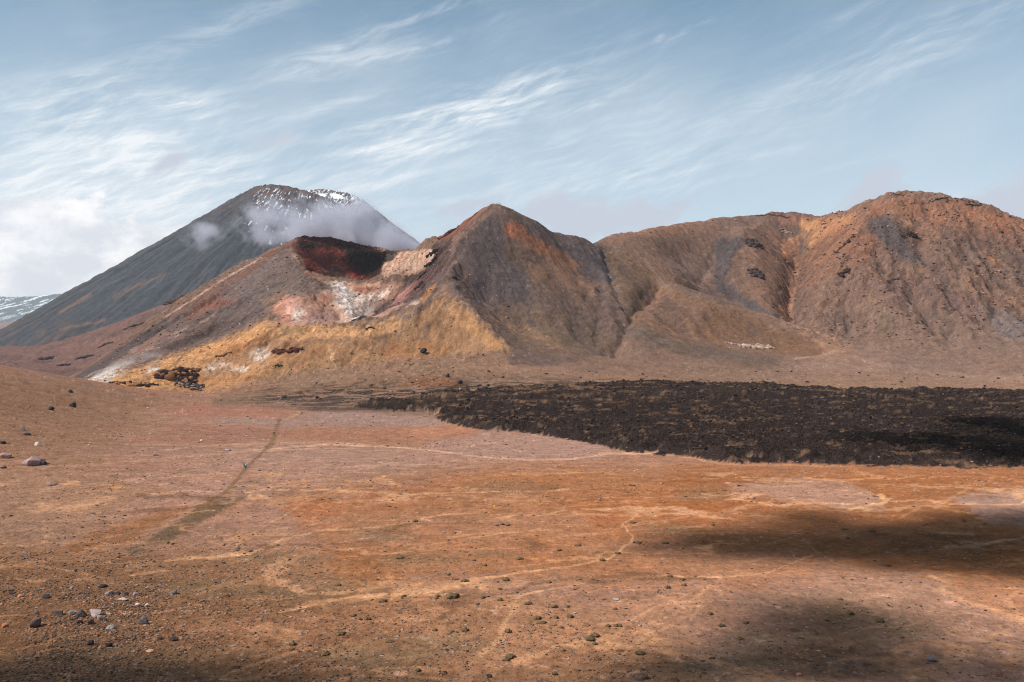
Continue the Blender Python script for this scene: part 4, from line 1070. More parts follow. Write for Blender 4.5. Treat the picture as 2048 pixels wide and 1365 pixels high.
# ------------------------------------------------------------------ air, mist, steam, clouds
def vol_mat(name, color, build):
    mt = bpy.data.materials.new(name); mt.use_nodes = True
    N = NT(mt.node_tree)
    dens = build(N)
    pv = N.n('ShaderNodeVolumePrincipled', ins={'Color': (*color, 1), 'Density': dens, 'Anisotropy': 0.2})
    N.n('ShaderNodeOutputMaterial', ins={'Volume': pv.outputs[0]})
    return mt
def box_obj(name, x0, x1, y0, y1, z0, z1, mat, kind='stuff'):
    v = np.array([(x, y, z) for x in (x0, x1) for y in (y0, y1) for z in (z0, z1)], float)
    q = np.array([(0,1,3,2),(4,6,7,5),(0,4,5,1),(2,3,7,6),(0,2,6,4),(1,5,7,3)])
    return mesh_from(name, v, q, mat, smooth=False, kind=kind)
box_obj('haze', -11000, 11000, -300, 15500, -25, 790, vol_mat('air', (0.86, 0.93, 1.0), lambda N: 2.6e-5))
def blobs_density(blobs, nscale, gain, lo, hi, dens, stretch=(1, 1, 1)):
    """density field: soft ellipsoids (centre, radii, weight) broken up by noise, in metres of the place"""
    def build(N):
        pos = N.n('ShaderNodeNewGeometry').outputs['Position']
        tot = 0.0
        for (c, r, w) in blobs:
            d = N.n('ShaderNodeVectorMath', operation='SUBTRACT', ins={0: pos, 1: c})
            e = N.n('ShaderNodeVectorMath', operation='DIVIDE', ins={0: d.outputs[0], 1: r})
            l = N.n('ShaderNodeVectorMath', operation='DOT_PRODUCT', ins={0: e.outputs[0], 1: e.outputs[0]})
            tot = N.m('MULTIPLY_ADD', N.m('EXPONENT', N.m('MULTIPLY', l.outputs['Value'], -1.0)), w, tot)
        nz = N.noise(pos, nscale, 5, 0.6)
        q = N.m('MULTIPLY_ADD', N.m('SUBTRACT', nz, 0.5), gain, tot)
        q = N.m('MULTIPLY', N.ramp(q, lo, hi), N.ramp(tot, 0.04, 0.3))
        return N.m('MULTIPLY', q, dens)
    return build
def at(px, py, Y): return P(px, py, Y)
ml = []
for (px, py, Y, rx, rz, w) in [(560,440,2650,60,34,0.75),(520,430,2600,40,26,0.5),(700,450,2650,70,34,0.85),(660,470,2650,80,26,0.85),(755,478,2620,70,22,0.95),(790,495,2620,50,13,0.8),(600,480,2600,60,16,0.6),(450,470,2600,46,18,0.40),(380,485,2550,50,18,0.30),(640,400,2650,50,26,0.35),(720,420,2650,50,30,0.4),(836,492,2600,24,9,0.45),(410,455,2600,24,12,0.25)]:
    c = at(px, py, Y); ml.append((c, (rx / F * Y, 90, rz / F * Y), w))
box_obj('mist', -980, -190, 2380, 2860, 250, 520, vol_mat('mist', (0.80, 0.80, 0.90), blobs_density(ml, 0.013, 3.6, 0.28, 1.35, 0.032)))
sl_ = [(at(230, 748, 862), (9, 6, 7), 0.9), (at(260, 728, 862), (12, 6, 5), 0.7), (at(300, 712, 864), (14, 6, 4), 0.5), (at(210,752,862), (8, 5, 5), 0.7)]
box_obj('steam', *[f for f in (at(170,0,862)[0], at(350,0,862)[0], 846, 880, 5, 40)], vol_mat('steam', (0.97, 0.97, 1.0), blobs_density(sl_, 0.12, 1.0, 0.15, 1.0, 0.10)))
sl_ = [(at(312, 735, 858), (5, 4, 4), 0.9), (at(322, 726, 858), (6, 4, 3), 0.6)]
box_obj('steam', *[f for f in (at(290,0,858)[0], at(350,0,858)[0], 848, 868, 10, 32)], vol_mat('steam_puff', (0.97, 0.97, 1.0), blobs_density(sl_, 0.2, 1.0, 0.15, 1.0, 0.22)))

# broken cloud overhead, towards the sun: it drops the shadow patches on the plain
def ico(sub):
    bm = bmesh.new(); bmesh.ops.create_icosphere(bm, subdivisions=sub, radius=1.0)
    bm.verts.ensure_lookup_table()
    v = np.array([p.co[:] for p in bm.verts]); f = np.array([[q.index for q in p.verts] for p in bm.faces]); bm.free()
    return v, f
ICO1, ICO2, ICO3 = ico(1), ico(2), ico(3)
cv, cf = [], []; off = 0
CH = 950.0
for (px, py, rx, ry, th) in [(1480,1085,16,12,10),(1560,1075,14,10,10),(1440,1100,10,8,6),(1640,1045,9,14,7),(1660,1095,12,10,8),(1850,1095,13,15,14),(1960,1080,16,18,14),(2050,1110,16,18,15),(1760,1085,10,8,7),(2150,1060,30,20,14),
                             (1620,1240,10,8,9),(1700,1270,9,7,7),(1650,1300,14,7,10),(1560,1215,7,7,5),(1900,1345,20,6,10),(1480,1345,14,5,8),(1280,1330,8,4,6),(1750,1335,14,5,9),
                             (60,1350,10,4,9),(250,1345,12,4,9),(430,1340,9,3.5,7),(-80,1340,10,5,8),(560,1365,8,4,6),(160,1385,16,5,10),(900,1400,20,5,7),(150,1290,9,2.5,3),  # unseen wisps added to darken the lower-left edge of the view
                             (1950,905,22,40,9),(2080,880,26,60,10),(1820,900,20,30,5),(700,505,0,0,0)]:
    if rx == 0: continue
    g = P(px, py, 66000.0 / (py - YH)); tt = CH / SUN.z
    v, f = ICO3
    nz_ = np.array([mnoise.fractal(Vector(p * 1.6) + Vector((px, py, 0)), 0.8, 2.0, 4) for p in v])
    r = 1 + 0.75 * nz_[:, None]
    th = th * 1.15
    w = v * r * np.array([rx, ry, th * 1.0]) + np.array([g[0], g[1], 0]) + np.array(SUN) * tt
    cv.append(w); cf.append(f + off); off += len(v)
# unseen cloud shreds added to darken the back wall of the deep crater
for (px, py, Y, rx, ry, th) in [(748,528,1200,36,42,26),(690,500,1258,64,18,18),(668,535,1195,34,30,8)]:
    g = P(px, py, Y); v, f = ICO3
    nz_ = np.array([mnoise.fractal(Vector(p * 1.6) + Vector((px, py, 0)), 0.8, 2.0, 4) for p in v])
    w = v * (1 + 0.35 * nz_[:, None]) * np.array([rx, ry, th]) + np.array(g) + np.array(SUN) * (CH / SUN.z)
    cv.append(w); cf.append(f + off); off += len(v)
mesh_from('cloud', np.concatenate(cv), np.concatenate(cf), vol_mat('cloud_vapour', (0.97, 0.98, 1.0), lambda N: 0.125), kind='stuff')

# ------------------------------------------------------------------ stones
def rock_mat(name, bump=1.0):
    mt = bpy.data.materials.new(name); mt.use_nodes = True
    N = NT(mt.node_tree)
    at_ = N.n('ShaderNodeAttribute', attribute_name='soil_colour')
    oi = N.n('ShaderNodeObjectInfo')
    pos = N.n('ShaderNodeNewGeometry').outputs['Position']
    n1 = N.noise(pos, 2.2, 6, 0.65); n2 = N.noise(pos, 9.0, 4, 0.65)
    val = N.m('ADD', N.ramp(n1, 0.3, 0.7, 0.65, 1.3, False), N.ramp(n2, 0.3, 0.7, -0.15, 0.15, False))
    col = N.n('ShaderNodeVectorMath', operation='SCALE', ins={0: at_.outputs['Vector'], 'Scale': val}).outputs[0]
    bp = N.n('ShaderNodeBump', ins={'Strength': 0.9, 'Distance': 0.25 * bump, 'Height': N.m('ADD', n1, N.m('MULTIPLY', n2, 0.3))})
    bs = N.n('ShaderNodeBsdfDiffuse', ins={'Color': col, 'Roughness': 0.4, 'Normal': bp.outputs[0]})
    N.n('ShaderNodeOutputMaterial', ins={'Surface': bs.outputs[0]})
    return mt
M_ROCK = rock_mat('rock'); M_CRAG = rock_mat('crag', 4.0)

def scatter(name, n, ulo, uhi, vlo, vhi, wfun, smin, smax, powr, cols, seed, flat=0.6, mat=M_ROCK, y0=0, y1=1e9, step=1):
    """loose stones lying on the land, one mesh; density follows wfun(u, v)"""
    r = np.random.default_rng(seed)
    vis = V[:, :]
    m = (U > ulo) & (U < uhi) & (V > vlo) & (V < vhi) & (YY > y0) & (YY < y1)
    ii = np.flatnonzero(m.ravel())
    w = wfun(U.ravel()[ii], V.ravel()[ii], ii); w = np.clip(w, 0, None)
    pick = r.choice(ii, n, p=w / w.sum())
    dyr = np.gradient(YY, axis=0).ravel()[pick]
    X = XX.ravel()[pick] + (r.random(n) - .5) * 2.0 / F * YY.ravel()[pick]; Yp = YY.ravel()[pick] + (r.random(n) - .5) * dyr
    Zp = land(X[None], Yp[None])[0][0]
    size = (smin + (smax - smin) * r.random(n) ** powr) * Yp / F * 0.5
    bv, bf = ICO0
    nb = len(bv)
    jit = 1 + 0.32 * r.standard_normal((n, nb, 1)).clip(-1.6, 1.6)
    a = r.random(n) * 6.283
    S = np.stack([size * r.uniform(.7, 1.4, n), size * r.uniform(.7, 1.3, n), size * flat * r.uniform(.6, 1.2, n)], -1)
    vv_ = bv[None] * jit * S[:, None]
    ca, sa = np.cos(a)[:, None], np.sin(a)[:, None]
    x = vv_[..., 0] * ca - vv_[..., 1] * sa; y = vv_[..., 0] * sa + vv_[..., 1] * ca
    co = np.stack([x + X[:, None], y + Yp[:, None], vv_[..., 2] + (Zp + size * flat * 0.12)[:, None]], -1).reshape(-1, 3)
    fc = (bf[None] + (np.arange(n) * nb)[:, None, None]).reshape(-1, 3)
    cc = np.array([K(c) for c in cols])[r.integers(0, len(cols), n)] * r.uniform(.9, 1.5, (n, 1))
    cc = np.repeat(cc, nb, axis=0)
    return mesh_from(name, co, fc, mat, cc, np.ones(len(cc)), smooth=False, kind='stuff')
ICO0 = ico(1)
phi = (1 + 5 ** .5) / 2
def ico12():
    bm = bmesh.new(); bmesh.ops.create_icosphere(bm, subdivisions=1, radius=1.0)
    v = np.array([p.co[:] for p in bm.verts]); f = np.array([[q.index for q in p.verts] for p in bm.faces]); bm.free(); return v, f
ICO0 = ico12()
def oct_():
    v = np.array([(1,0,0),(-1,0,0),(0,1,0),(0,-1,0),(0,0,1),(0,0,-1),(.75,.75,.4),(-.75,.7,.3),(.7,-.75,.35),(-.7,-.75,.4)], float)
    f = np.array([(0,6,4),(6,2,4),(2,7,4),(7,1,4),(1,9,4),(9,3,4),(3,8,4),(8,0,4),(0,5,6),(6,5,2),(2,5,7),(7,5,1),(1,5,9),(9,5,3),(3,5,8),(8,5,0)])
    return v, f
ICO0 = oct_()
nsm_f = n_sm.ravel(); nmid_f = n_mid.ravel(); rough_f = ROUGH.ravel(); lavf = LAVM.ravel(); high_f = HIGH.ravel(); right_f = RIGHT.ravel(); nbig_f = n_big.ravel()
def dens_plain(u, v, ii):
    w = 0.15 + sstep(nmid_f[ii] + nbig_f[ii] * .6, -0.2, 0.4) * rough_f[ii]
    w = w * (0.35 + 1.5 * sstep(-u, -700, -100) * sstep(v, 960, 1150) + 0.9 * sstep(v, 1100, 1300))
    w *= (1 - lavf[ii]) * (rough_f[ii] > 0.16)
    return w * (1 + 2.0 * np.exp(-((u - 170) / 150) ** 2 - ((v - 1230) / 50) ** 2) + 2 * np.exp(-((u - 240) / 200) ** 2 - ((v - 1105) / 30) ** 2))
scatter('stones', 32000, -60, 2110, 960, 1400, dens_plain, 1.5, 7.0, 5.0, [(122,100,88),(150,124,108),(96,80,72),(176,140,116),(170,110,76),(112,94,70),(84,70,62)], 5, 0.6)
scatter('gravel', 9000, -60, 2110, 780, 1000, dens_plain, 1.2, 5.0, 5.0, [(122,100,88),(160,130,112),(90,76,70),(190,160,140)], 6, 0.6, y0=150, y1=700)
scatter('lava_blocks', 9000, 430, 2110, 740, 945, lambda u, v, ii: lavf[ii] * (0.4 + sstep(nsm_f[ii], -.2, .3)) + 0.08 * (v < 830) * (u > 560), 1.5, 8.0, 4.5, [(62,50,46),(50,42,40),(78,62,54),(46,40,40),(110,84,66)], 8, 0.8, y0=230, y1=900)
scatter('scree_blocks', 7000, 1230, 2110, 385, 700, lambda u, v, ii: right_f[ii] * high_f[ii] * sstep(nmid_f[ii], -.3, .3) + 0.04, 1.3, 6.5, 6.0, [(110,84,72),(150,110,88),(84,66,60),(176,132,108),(96,84,80)], 9, 0.7, y0=860, y1=1300)
scatter('crater_rubble', 5000, 200, 1020, 480, 770, lambda u, v, ii: 0.3 + 1.5 * sstep(nsm_f[ii], 0, .4), 1.2, 5.0, 5.0, [(90,70,62),(70,56,52),(200,170,150),(130,100,84),(60,48,46)], 10, 0.7, y0=700, y1=1250)

# ------------------------------------------------------------------ single boulders, crags, plants
def ground_at(px, py, ymin=60):
    """first point of the land met when looking along a row and column"""
    c = int(np.argmin(np.abs(ucols - px)))
    colv = V[:, c]
    for r in range(1, NR):
        if rows[r] < ymin: continue
        if colv[r] <= py:
            return ((px - 1024) / F * rows[r], float(rows[r]), float(Z[r, c]))
    return P(px, py, 900)
def rock_shape(seed, sub=3, cuts=9, depth=0.62, rough=0.10):
    r = np.random.default_rng(seed)
    v, f = ico(sub)
    v = v.copy()
    for _ in range(cuts):
        n = r.standard_normal(3); n /= np.linalg.norm(n)
        dd = r.uniform(depth, 0.95)
        over = v @ n - dd
        v -= np.clip(over, 0, None)[:, None] * n
    nz = np.array([mnoise.fractal(Vector(p * 2.3) + Vector((seed * 3.1, 0, 0)), 0.7, 2.0, 4) for p in v])
    return v * (1 + rough * nz[:, None]), f
def tagged(ob, label, cat, group=None):
    ob['label'] = label; ob['category'] = cat
    if group: ob['group'] = group
    return ob
def rock_mesh(name, v, f, col, mat=M_ROCK, var=0.12, seed=0, top=None):
    me_c = np.tile(K(col) * 1.45, (len(v), 1))
    r = np.random.default_rng(seed)
    me_c *= r.uniform(1 - var, 1 + var, (len(v), 1))
    if top is not None:
        w = sstep(v[:, 2] - np.percentile(v[:, 2], 55), 0, 0.3 * np.ptp(v[:, 2]))[:, None]
        me_c = me_c * (1 - w) + K(top) * w
    ob = mesh_from(name, v, f, mat, me_c, np.ones(len(v)), smooth=False, kind=None)
    return ob
def boulder(px, py, w, h, col, label, seed, sub=2, flat=False, top=None):
    X, Y, Zg = ground_at(px, py)
    sx = w / F * Y / 2; sz = h / F * Y
    v, f = rock_shape(seed, 3, cuts=16, depth=0.40, rough=0.12)
    v = v * np.array([1, 0.85, 1.0]); v[:, 2] += 0.45
    lo, hi = v[:, 2].min(), v[:, 2].max()
    vx = v[:, 0].max()
    v = v * np.array([sx / vx, sx / vx, sz / hi])
    ob = rock_mesh('boulder', v, f, col, seed=seed, top=top)
    ob.location = (X, Y, Zg - 0.14 * sz)
    return tagged(ob, label, 'boulder')
BL = [
 (66,930,36,20,(150,128,122),'largest pale grey boulder standing alone on the tan plain at the left',3),
 (87,931,11,9,(74,64,64),'small dark stone leaning on the right side of the largest pale boulder',2),
 (8,917,27,12,(162,132,124),'pinkish grey boulder cut by the left edge of the photo',2),
 (74,892,13,9,(214,196,184),'small white stone above the largest pale boulder',2),
 (5,888,15,7,(66,58,58),'dark stone at the left edge above the pinkish boulder',2),
 (55,871,14,7,(112,98,92),'low grey stone upslope of the small white stone',2),
 (104,971,22,9,(150,122,112),'flat pinkish slab on the tan plain below the largest pale boulder',2),
 (8,938,12,8,(118,98,88),'brown stone at the left edge below the pinkish boulder',2),
 (102,823,13,9,(62,54,54),'dark stone on the left slope, left of the tall dark one',2),
 (145,815,15,11,(58,52,52),'dark stone with a tuft on the left slope, right of its dark neighbour',2),
 (45,861,13,9,(128,112,108),'grey stone on the left slope with a flat top',2),
 (141,790,8,8,(80,74,76),'small blue grey stone high on the left slope',2),
 (404,883,8,4,(204,170,148),'pale flat stone alone on the plain left of the hikers',2),
 (457,903,10,5,(150,140,138),'bluish flat stone just left of the foot track',2),
 (312,912,13,4,(120,106,102),'low grey slab on the plain far left of the track',2),
 (30,840,9,6,(150,122,112),'pale stone on the left slope near the photo edge',2),
 (68,1256,26,20,(104,86,78),'dark undercut boulder at the left end of the foreground cluster',3),
 (192,1233,28,17,(164,144,138),'pale grey split boulder in the foreground cluster',3),
 (203,1241,18,12,(150,128,120),'lower half of the split pale boulder, fallen to its right',3),
 (164,1234,22,17,(88,76,72),'dark round boulder directly left of the split pale one',3),
 (141,1228,13,8,(126,130,136),'small bluish stone between two dark boulders in the cluster',2),
 (113,1232,26,12,(94,80,74),'long dark brown boulder in the middle of the foreground cluster',3),
 (180,1248,17,11,(110,92,84),'brown stone just below the dark round boulder',2),
 (222,1259,17,10,(156,150,150),'pale blue grey stone below the split boulder',2),
 (160,1250,13,9,(60,52,52),'dark stone in front of the foreground cluster',2),
 (288,1249,19,17,(96,88,88),'dark grey upright boulder right of the foreground cluster',3),
 (275,1213,13,8,(206,178,166),'white stone with pink tint right above the cluster',2),
 (298,1215,13,7,(190,158,132),'cream coloured stone beside the white pink tinted one',2),
 (247,1202,22,6,(166,152,146),'flat whitish slab above the split boulder',2),
 (218,1190,13,8,(142,138,140),'blue grey stone in the small group above the cluster',2),
 (252,1192,11,8,(68,60,60),'dark pointed stone in the small group above the cluster',2),
 (236,1190,11,8,(84,74,70),'dark brown stone between blue grey and pointed ones',2),
 (272,1190,13,6,(146,128,120),'low grey brown stone right of the dark pointed one',2),
 (295,1181,14,7,(186,150,132),'pinkish stone at the upper right of the small group',2),
 (346,1188,19,10,(104,94,92),'dark grey slab farther right on the stony ground',2),
 (25,1190,13,7,(74,66,64),'dark stone near the left edge above the undercut boulder',2),
 (40,1196,11,8,(190,136,104),'orange stone near the left edge beside a dark one',2),
 (10,1255,15,9,(176,112,82),'reddish stone at the left edge beside the undercut boulder',2),
 (72,1229,13,9,(108,98,94),'grey stone upslope of the undercut boulder',2),
 (207,1175,15,6,(62,56,56),'dark flat stone at the top of the small group',2),
 (92,1197,15,9,(70,62,60),'dark angular stone left of the small group',2),
 (182,1290,13,9,(64,56,54),'dark stone in the orange bank below the cluster',2),
 (200,1299,9,9,(216,172,132),'cream upright stone on the orange bank',2),
 (217,1293,17,8,(58,50,50),'dark broken stone beside the cream upright one',2),
 (346,1283,22,11,(72,62,58),'dark rubble heap at the end of the wash bank',3),
 (318,1280,14,8,(92,78,70),'brown stone left of the dark rubble heap',2),
 (302,1304,15,4,(210,156,116),'thin pale orange slab in the wash below the rubble',2),
 (1866,1324,20,11,(118,112,116),'blue grey boulder by the bottom right corner in shadow',3),
 (1284,1360,26,13,(112,88,74),'rounded brown boulder at the bottom edge right of centre',3),
 (978,1356,14,8,(70,58,52),'dark stone at the bottom edge near the centre',2),
 (1596,1352,14,6,(176,120,84),'orange stone at the bottom edge in shadow',2),
 (1233,1200,14,3,(150,138,136),'thin whitish slab on the plain below the long pale wash',2),
 (1150,1227,11,3,(146,134,132),'small whitish slab on the plain near the cushion plants',2),
 (848,707,12,10,(52,46,48),'lone black boulder on the apricot slope',2),
 (895,757,8,9,(52,44,46),'small black rock on top of the brown hummock',2),
 (921,768,9,8,(48,44,46),'small black rock right of the brown hummock',2),
 (1373,820,16,7,(46,46,52),'bluish black block standing out of the lava field',2),
 (570,796,8,6,(60,52,52),'small dark rock left of the footpath bend',2),
]
for i, (px, py, w, h, col, lab, sub) in enumerate(BL):
    boulder(px, py, w, h, col, lab, 100 + i * 7, sub)

def crag(px, py, w, h, col, label, seed, n=14, ymin=60, top=None, sub=2, dy=1.0, Yfix=None, cat='outcrop'):
    """a knot of broken blocks standing out of the slope, one mesh"""
    r = np.random.default_rng(seed)
    X0, Y0, Z0 = ground_at(px, py, ymin) if Yfix is None else P(px, py, Yfix)
    W_ = w / F * Y0; H_ = h / F * Y0
    vs, fs, off = [], [], 0; cols_ = []
    n = int(n * 2.2)
    for k in range(n):
        t = r.uniform(-.5, .5); q = r.uniform(-.5, .5)
        ns = int(max(7, 2.2 * w / max(1, min(h, w * .8)) * 2.2))
        spine = k < ns
        if spine: t = (k / (ns - 1) - .5) * .9; q = r.uniform(-.08, .08)
        x = X0 + t * W_; y = Y0 + q * H_ * dy
        hx = height(x, y)
        sz = r.uniform(0.12, 0.34) * min(H_, W_ * .8) * (1.1 - abs(t) * 1.0)
        if spine: sz = 0.23 * min(H_, W_ * .8)
        if h >= 18: sz *= 0.68
        v, f = rock_shape(seed * 31 + k, sub, 10, 0.42, 0.2)
        v = v * np.array([r.uniform(1.0, 2.0), r.uniform(.8, 1.3), r.uniform(.7, 1.2)]) * sz
        lc_ = K(top) if (top is not None and r.random() < .4) else K(col); cols_.append(np.tile(lc_ * 1.3 * r.uniform(.6, 1.3), (len(v), 1)))
        vs.append(v + np.array([x - X0, y - Y0, hx - Z0 + sz * 0.25])); fs.append(f + off); off += len(v)
    v = np.concatenate(vs); f = np.concatenate(fs)
    ob = rock_mesh('rock_outcrop', v, f, col, mat=M_CRAG, var=0.2, seed=seed, top=None)
    buf = np.ones((len(v), 4), np.float32); buf[:, :3] = np.concatenate(cols_)
    ob.data.attributes['soil_colour'].data.foreach_set('color', buf.ravel())
    ob.location = (X0, Y0, Z0)
    return tagged(ob, label, cat)
crag(262,768,84,22,(66,50,44),'dark brown crag with ochre top at the foot of the apricot hill, left one',501,34,top=(176,124,78))
crag(300,770,36,10,(54,44,42),'low black ledge joining the two dark crags',502,14)
crag(352,750,84,36,(58,45,42),'tall dark hollowed crag right of the steam vent',503,44,top=(140,96,64))
crag(380,774,60,18,(80,70,68),'grey black rubble below the tall hollowed crag',504,30,top=(150,132,122))
crag(560,706,26,14,(96,58,46),'rusty brown outcrop on the apricot slope',505,16)
crag(590,702,30,14,(88,54,46),'dark red outcrop on the apricot slope, right of the rusty one',506,16)
crag(446,712,34,8,(92,76,56),'thin olive brown ledge above the white patches',507,16)
crag(555,732,20,8,(70,58,54),'small dark ledge below the red outcrops',508,10)
crag(92,720,30,12,(64,56,58),'dark rock pile on the pinkish plain, farthest left',509,14,1300)
crag(126,732,24,10,(62,54,56),'small dark rock pile below the farthest left one',510,10,1300)
crag(168,716,34,18,(70,60,60),'largest dark rock pile on the pinkish plain',511,20,1300)
crag(212,690,32,10,(64,56,56),'dark rock pile under the volcano foot, second from right',512,12,1300)
crag(268,656,44,10,(82,66,62),'dark ragged ledge on the pink plain near the grey flank',513,14,1300)
crag(362,600,56,26,(88,68,64),'reddish grey crag field at the foot of the volcano',514,34,1300)
crag(900,466,44,15,(150,70,50),'red crag on the skyline left of the summit',515,26,990,top=(84,46,40))
crag(912,458,14,9,(48,38,40),'black knob on the red skyline crag',516,8,990)
crag(946,434,24,6,(90,62,54),'dark red rocks just below the summit on the left',517,14,990,top=(150,76,54))
crag(866,508,26,12,(46,36,38),'black outcrop high on the dark scree slope',518,14,900)
crag(862,528,24,12,(44,36,38),'black outcrop in the middle of the dark scree slope',519,14,880)
crag(845,552,18,10,(48,40,40),'black outcrop low on the dark scree slope',520,12,870)
crag(838,574,16,9,(50,42,42),'lowest black outcrop on the dark scree slope',521,10,865)
crag(1548,436,70,7,(98,78,70),'dark rock rib on the skyline between two gullies',522,22,1200)
crag(1876,402,44,7,(66,60,52),'dark crag on the right hand summit ridge',523,14,1100)
crag(1948,412,32,8,(60,56,46),'dark overhanging crag beyond the right hand summit',524,12,1100)
crag(1800,392,40,5,(84,68,58),'small rocks along the crest of the right hand summit',525,12,1100)
crag(1513,696,70,16,(186,160,142),'whitish broken outcrop at the foot of the rounded spur',526,40,840)
crag(1462,688,22,8,(176,152,138),'small whitish outcrop left of the larger one',527,12,840)
crag(1690,492,40,18,(84,58,50),'dark red crag on the flank of the right hand mountain',528,20,950)
crag(1820,470,34,14,(66,54,52),'dark crag below the right hand summit',529,16,950)
crag(1508,490,34,26,(82,70,68),'grey crag on the far wall left of the rock chute',530,22,1000)
crag(1512,548,28,24,(86,72,68),'lower grey crag on the far wall left of the rock chute',531,18,1000)
crag(1574,467,22,10,(150,128,122),'pale grey crag above the top of the rock chute',532,12,1000)
crag(1790,560,34,10,(88,72,68),'low grey crag in the middle of the right hand mountain',533,14,950)
crag(1688,548,22,17,(70,56,52),'narrow dark rib on the right hand mountain',534,12,950)
crag(740,660,18,7,(58,50,50),'dark blocks at the lip of the white bowl',535,9,840)
crag(718,642,30,9,(84,70,70),'grey rubble at the bottom of the white bowl',536,18,862)

# low cushion plants on the plain, all alike
def cushion():
    v, f = rock_shape(77, 3, 0, 1.0, 0.5)
    v = v * np.array([1.0, .8, .42]); v[:, 2] += 0.12
    nz = np.array([mnoise.fractal(Vector(p * 9), 0.8, 2.0, 3) for p in v])
    v += v * 0.14 * nz[:, None]
    return v, f
cvv, cff = cushion()
mt = bpy.data.materials.new('cushion_plant'); mt.use_nodes = True
N = NT(mt.node_tree); pos = N.n('ShaderNodeNewGeometry').outputs['Position']
oi = N.n('ShaderNodeObjectInfo')
nn = N.noise(pos, 14.0, 4, 0.7); n2_ = N.noise(pos, 3.0, 3, 0.6)
col = N.mix(N.ramp(nn, 0.35, 0.65), (0.05, 0.035, 0.018, 1), (0.22, 0.145, 0.075, 1))
col = N.mix(N.ramp(n2_, 0.4, 0.7, 0, 0.4), col, (0.28, 0.18, 0.10, 1))
bp = N.n('ShaderNodeBump', ins={'Strength': 1.0, 'Distance': 0.12, 'Height': nn})
bs = N.n('ShaderNodeBsdfDiffuse', ins={'Color': col, 'Normal': bp.outputs[0]})
N.n('ShaderNodeOutputMaterial', ins={'Surface': bs.outputs[0]})
M_CUSH = mt
me = None
r = np.random.default_rng(31)
plants = [(905,1196,22,7),(873,1199,8,4),(1012,1163,13,5),(930,1164,14,4),(734,1241,14,5),(720,1240,8,4),(765,1206,14,5),(808,1195,10,3),(876,1195,9,4),(965,1196,10,3),(1057,1210,14,4),(1108,1216,14,4),(1135,1215,10,3),(1112,1237,12,4),(1075,1238,12,4),(1140,1236,16,4),(1083,1247,16,4),(1016,1265,14,5),(1180,1281,18,6),(1190,1274,16,5),(1216,1254,10,4),(1232,1253,8,4),(1265,1048,12,3),(1277,1088,12,3),(1205,1122,10,4),(1235,1110,10,3),(1335,1178,10,4),(1240,1254,8,4),(1020,1315,18,5),(1012,1323,14,5),(930,1262,14,4),(836,1342,12,4),(1110,1350,10,5),(1280,1308,16,5),(1230,1220,10,3),(1098,1168,10,3),(800,1118,14,4),(1040,1120,14,4),(830,1045,10,3),(1005,1050,10,3),(1190,1290,10,4),(1000,1180,9,3),(680,1270,18,5),(650,1310,20,6),(585,1290,14,5),(1340,1155,9,3),(1155,1093,11,3),(1118,1103,10,3),(1330,1088,12,3),(955,1210,8,3),(780,1285,14,4),(870,1262,10,3),(1420,1230,10,4),(1480,1280,12,4),(1700,1230,16,5),(1760,1245,18,5)]
for _ in range(22):
    u_ = r.uniform(640, 1800); v_ = r.uniform(1040, 1350)
    plants.append((u_, v_, r.uniform(6, 12), r.uniform(2.5, 4)))
for i, (px, py, w, h) in enumerate(plants):
    X, Y, Zg = ground_at(px, py)
    if me is None:
        ob = mesh_from('cushion_plant', cvv, cff, M_CUSH, smooth=False, kind=None); me = ob.data
    else:
        ob = bpy.data.objects.new('cushion_plant', me); COL.objects.link(ob)
    s_ = w / F * Y / 2 * 1.1
    ob.location = (X, Y, Zg); ob.scale = (s_, s_ * r.uniform(.8, 1.4), max(h / F * Y / 0.5, s_ * .5)); ob.rotation_euler = (0, 0, r.uniform(0, 6.28))
    tagged(ob, 'low olive brown cushion plant growing on the orange brown plain', 'plant', 'cushion plants on the plain')

# two yellow moss clumps
for (px, py, w, lab) in [(989,1014,6,'bright yellow moss clump alone on the plain, farther from the viewer'), (1066,1120,5,'bright yellow moss clump nearer the viewer, by the long wash')]:
    mt = bpy.data.materials.new('yellow_moss'); mt.use_nodes = True
    N = NT(mt.node_tree)
    N.n('ShaderNodeOutputMaterial', ins={'Surface': N.n('ShaderNodeBsdfDiffuse', ins={'Color': (0.62, 0.40, 0.03, 1)}).outputs[0]})
    X, Y, Zg = ground_at(px, py)
    ob = mesh_from('moss_clump', cvv * (w / F * Y / 2), cff, mt, smooth=False, kind=None); ob.location = (X, Y, Zg)
    tagged(ob, lab, 'plant')

# ------------------------------------------------------------------ hikers
def flat_mat(name, c, rough=0.8):
    mt = bpy.data.materials.new(name); mt.use_nodes = True
    N = NT(mt.node_tree)
    pos = N.n('ShaderNodeTexCoord').outputs['Object']
    nz = N.noise(pos, 30.0, 3, 0.6)
    col = N.n('ShaderNodeVectorMath', operation='SCALE', ins={0: tuple(c), 'Scale': N.ramp(nz, 0.3, 0.7, 0.8, 1.2)}).outputs[0]
    N.n('ShaderNodeOutputMaterial', ins={'Surface': N.n('ShaderNodeBsdfPrincipled', ins={'Base Color': col, 'Roughness': rough}).outputs[0]})
    return mt
M_SKIN = flat_mat('skin', (0.42, 0.24, 0.17)); M_BLACK = flat_mat('black_cloth', (0.022, 0.022, 0.028)); M_NAVY = flat_mat('navy_cloth', (0.03, 0.04, 0.07))
M_BLUE = flat_mat('pale_blue_cloth', (0.25, 0.50, 0.60)); M_HAIR = flat_mat('hair', (0.04, 0.025, 0.015)); M_GREY = flat_mat('grey_cloth', (0.10, 0.10, 0.11))
M_BOOT = flat_mat('boot', (0.03, 0.022, 0.018))
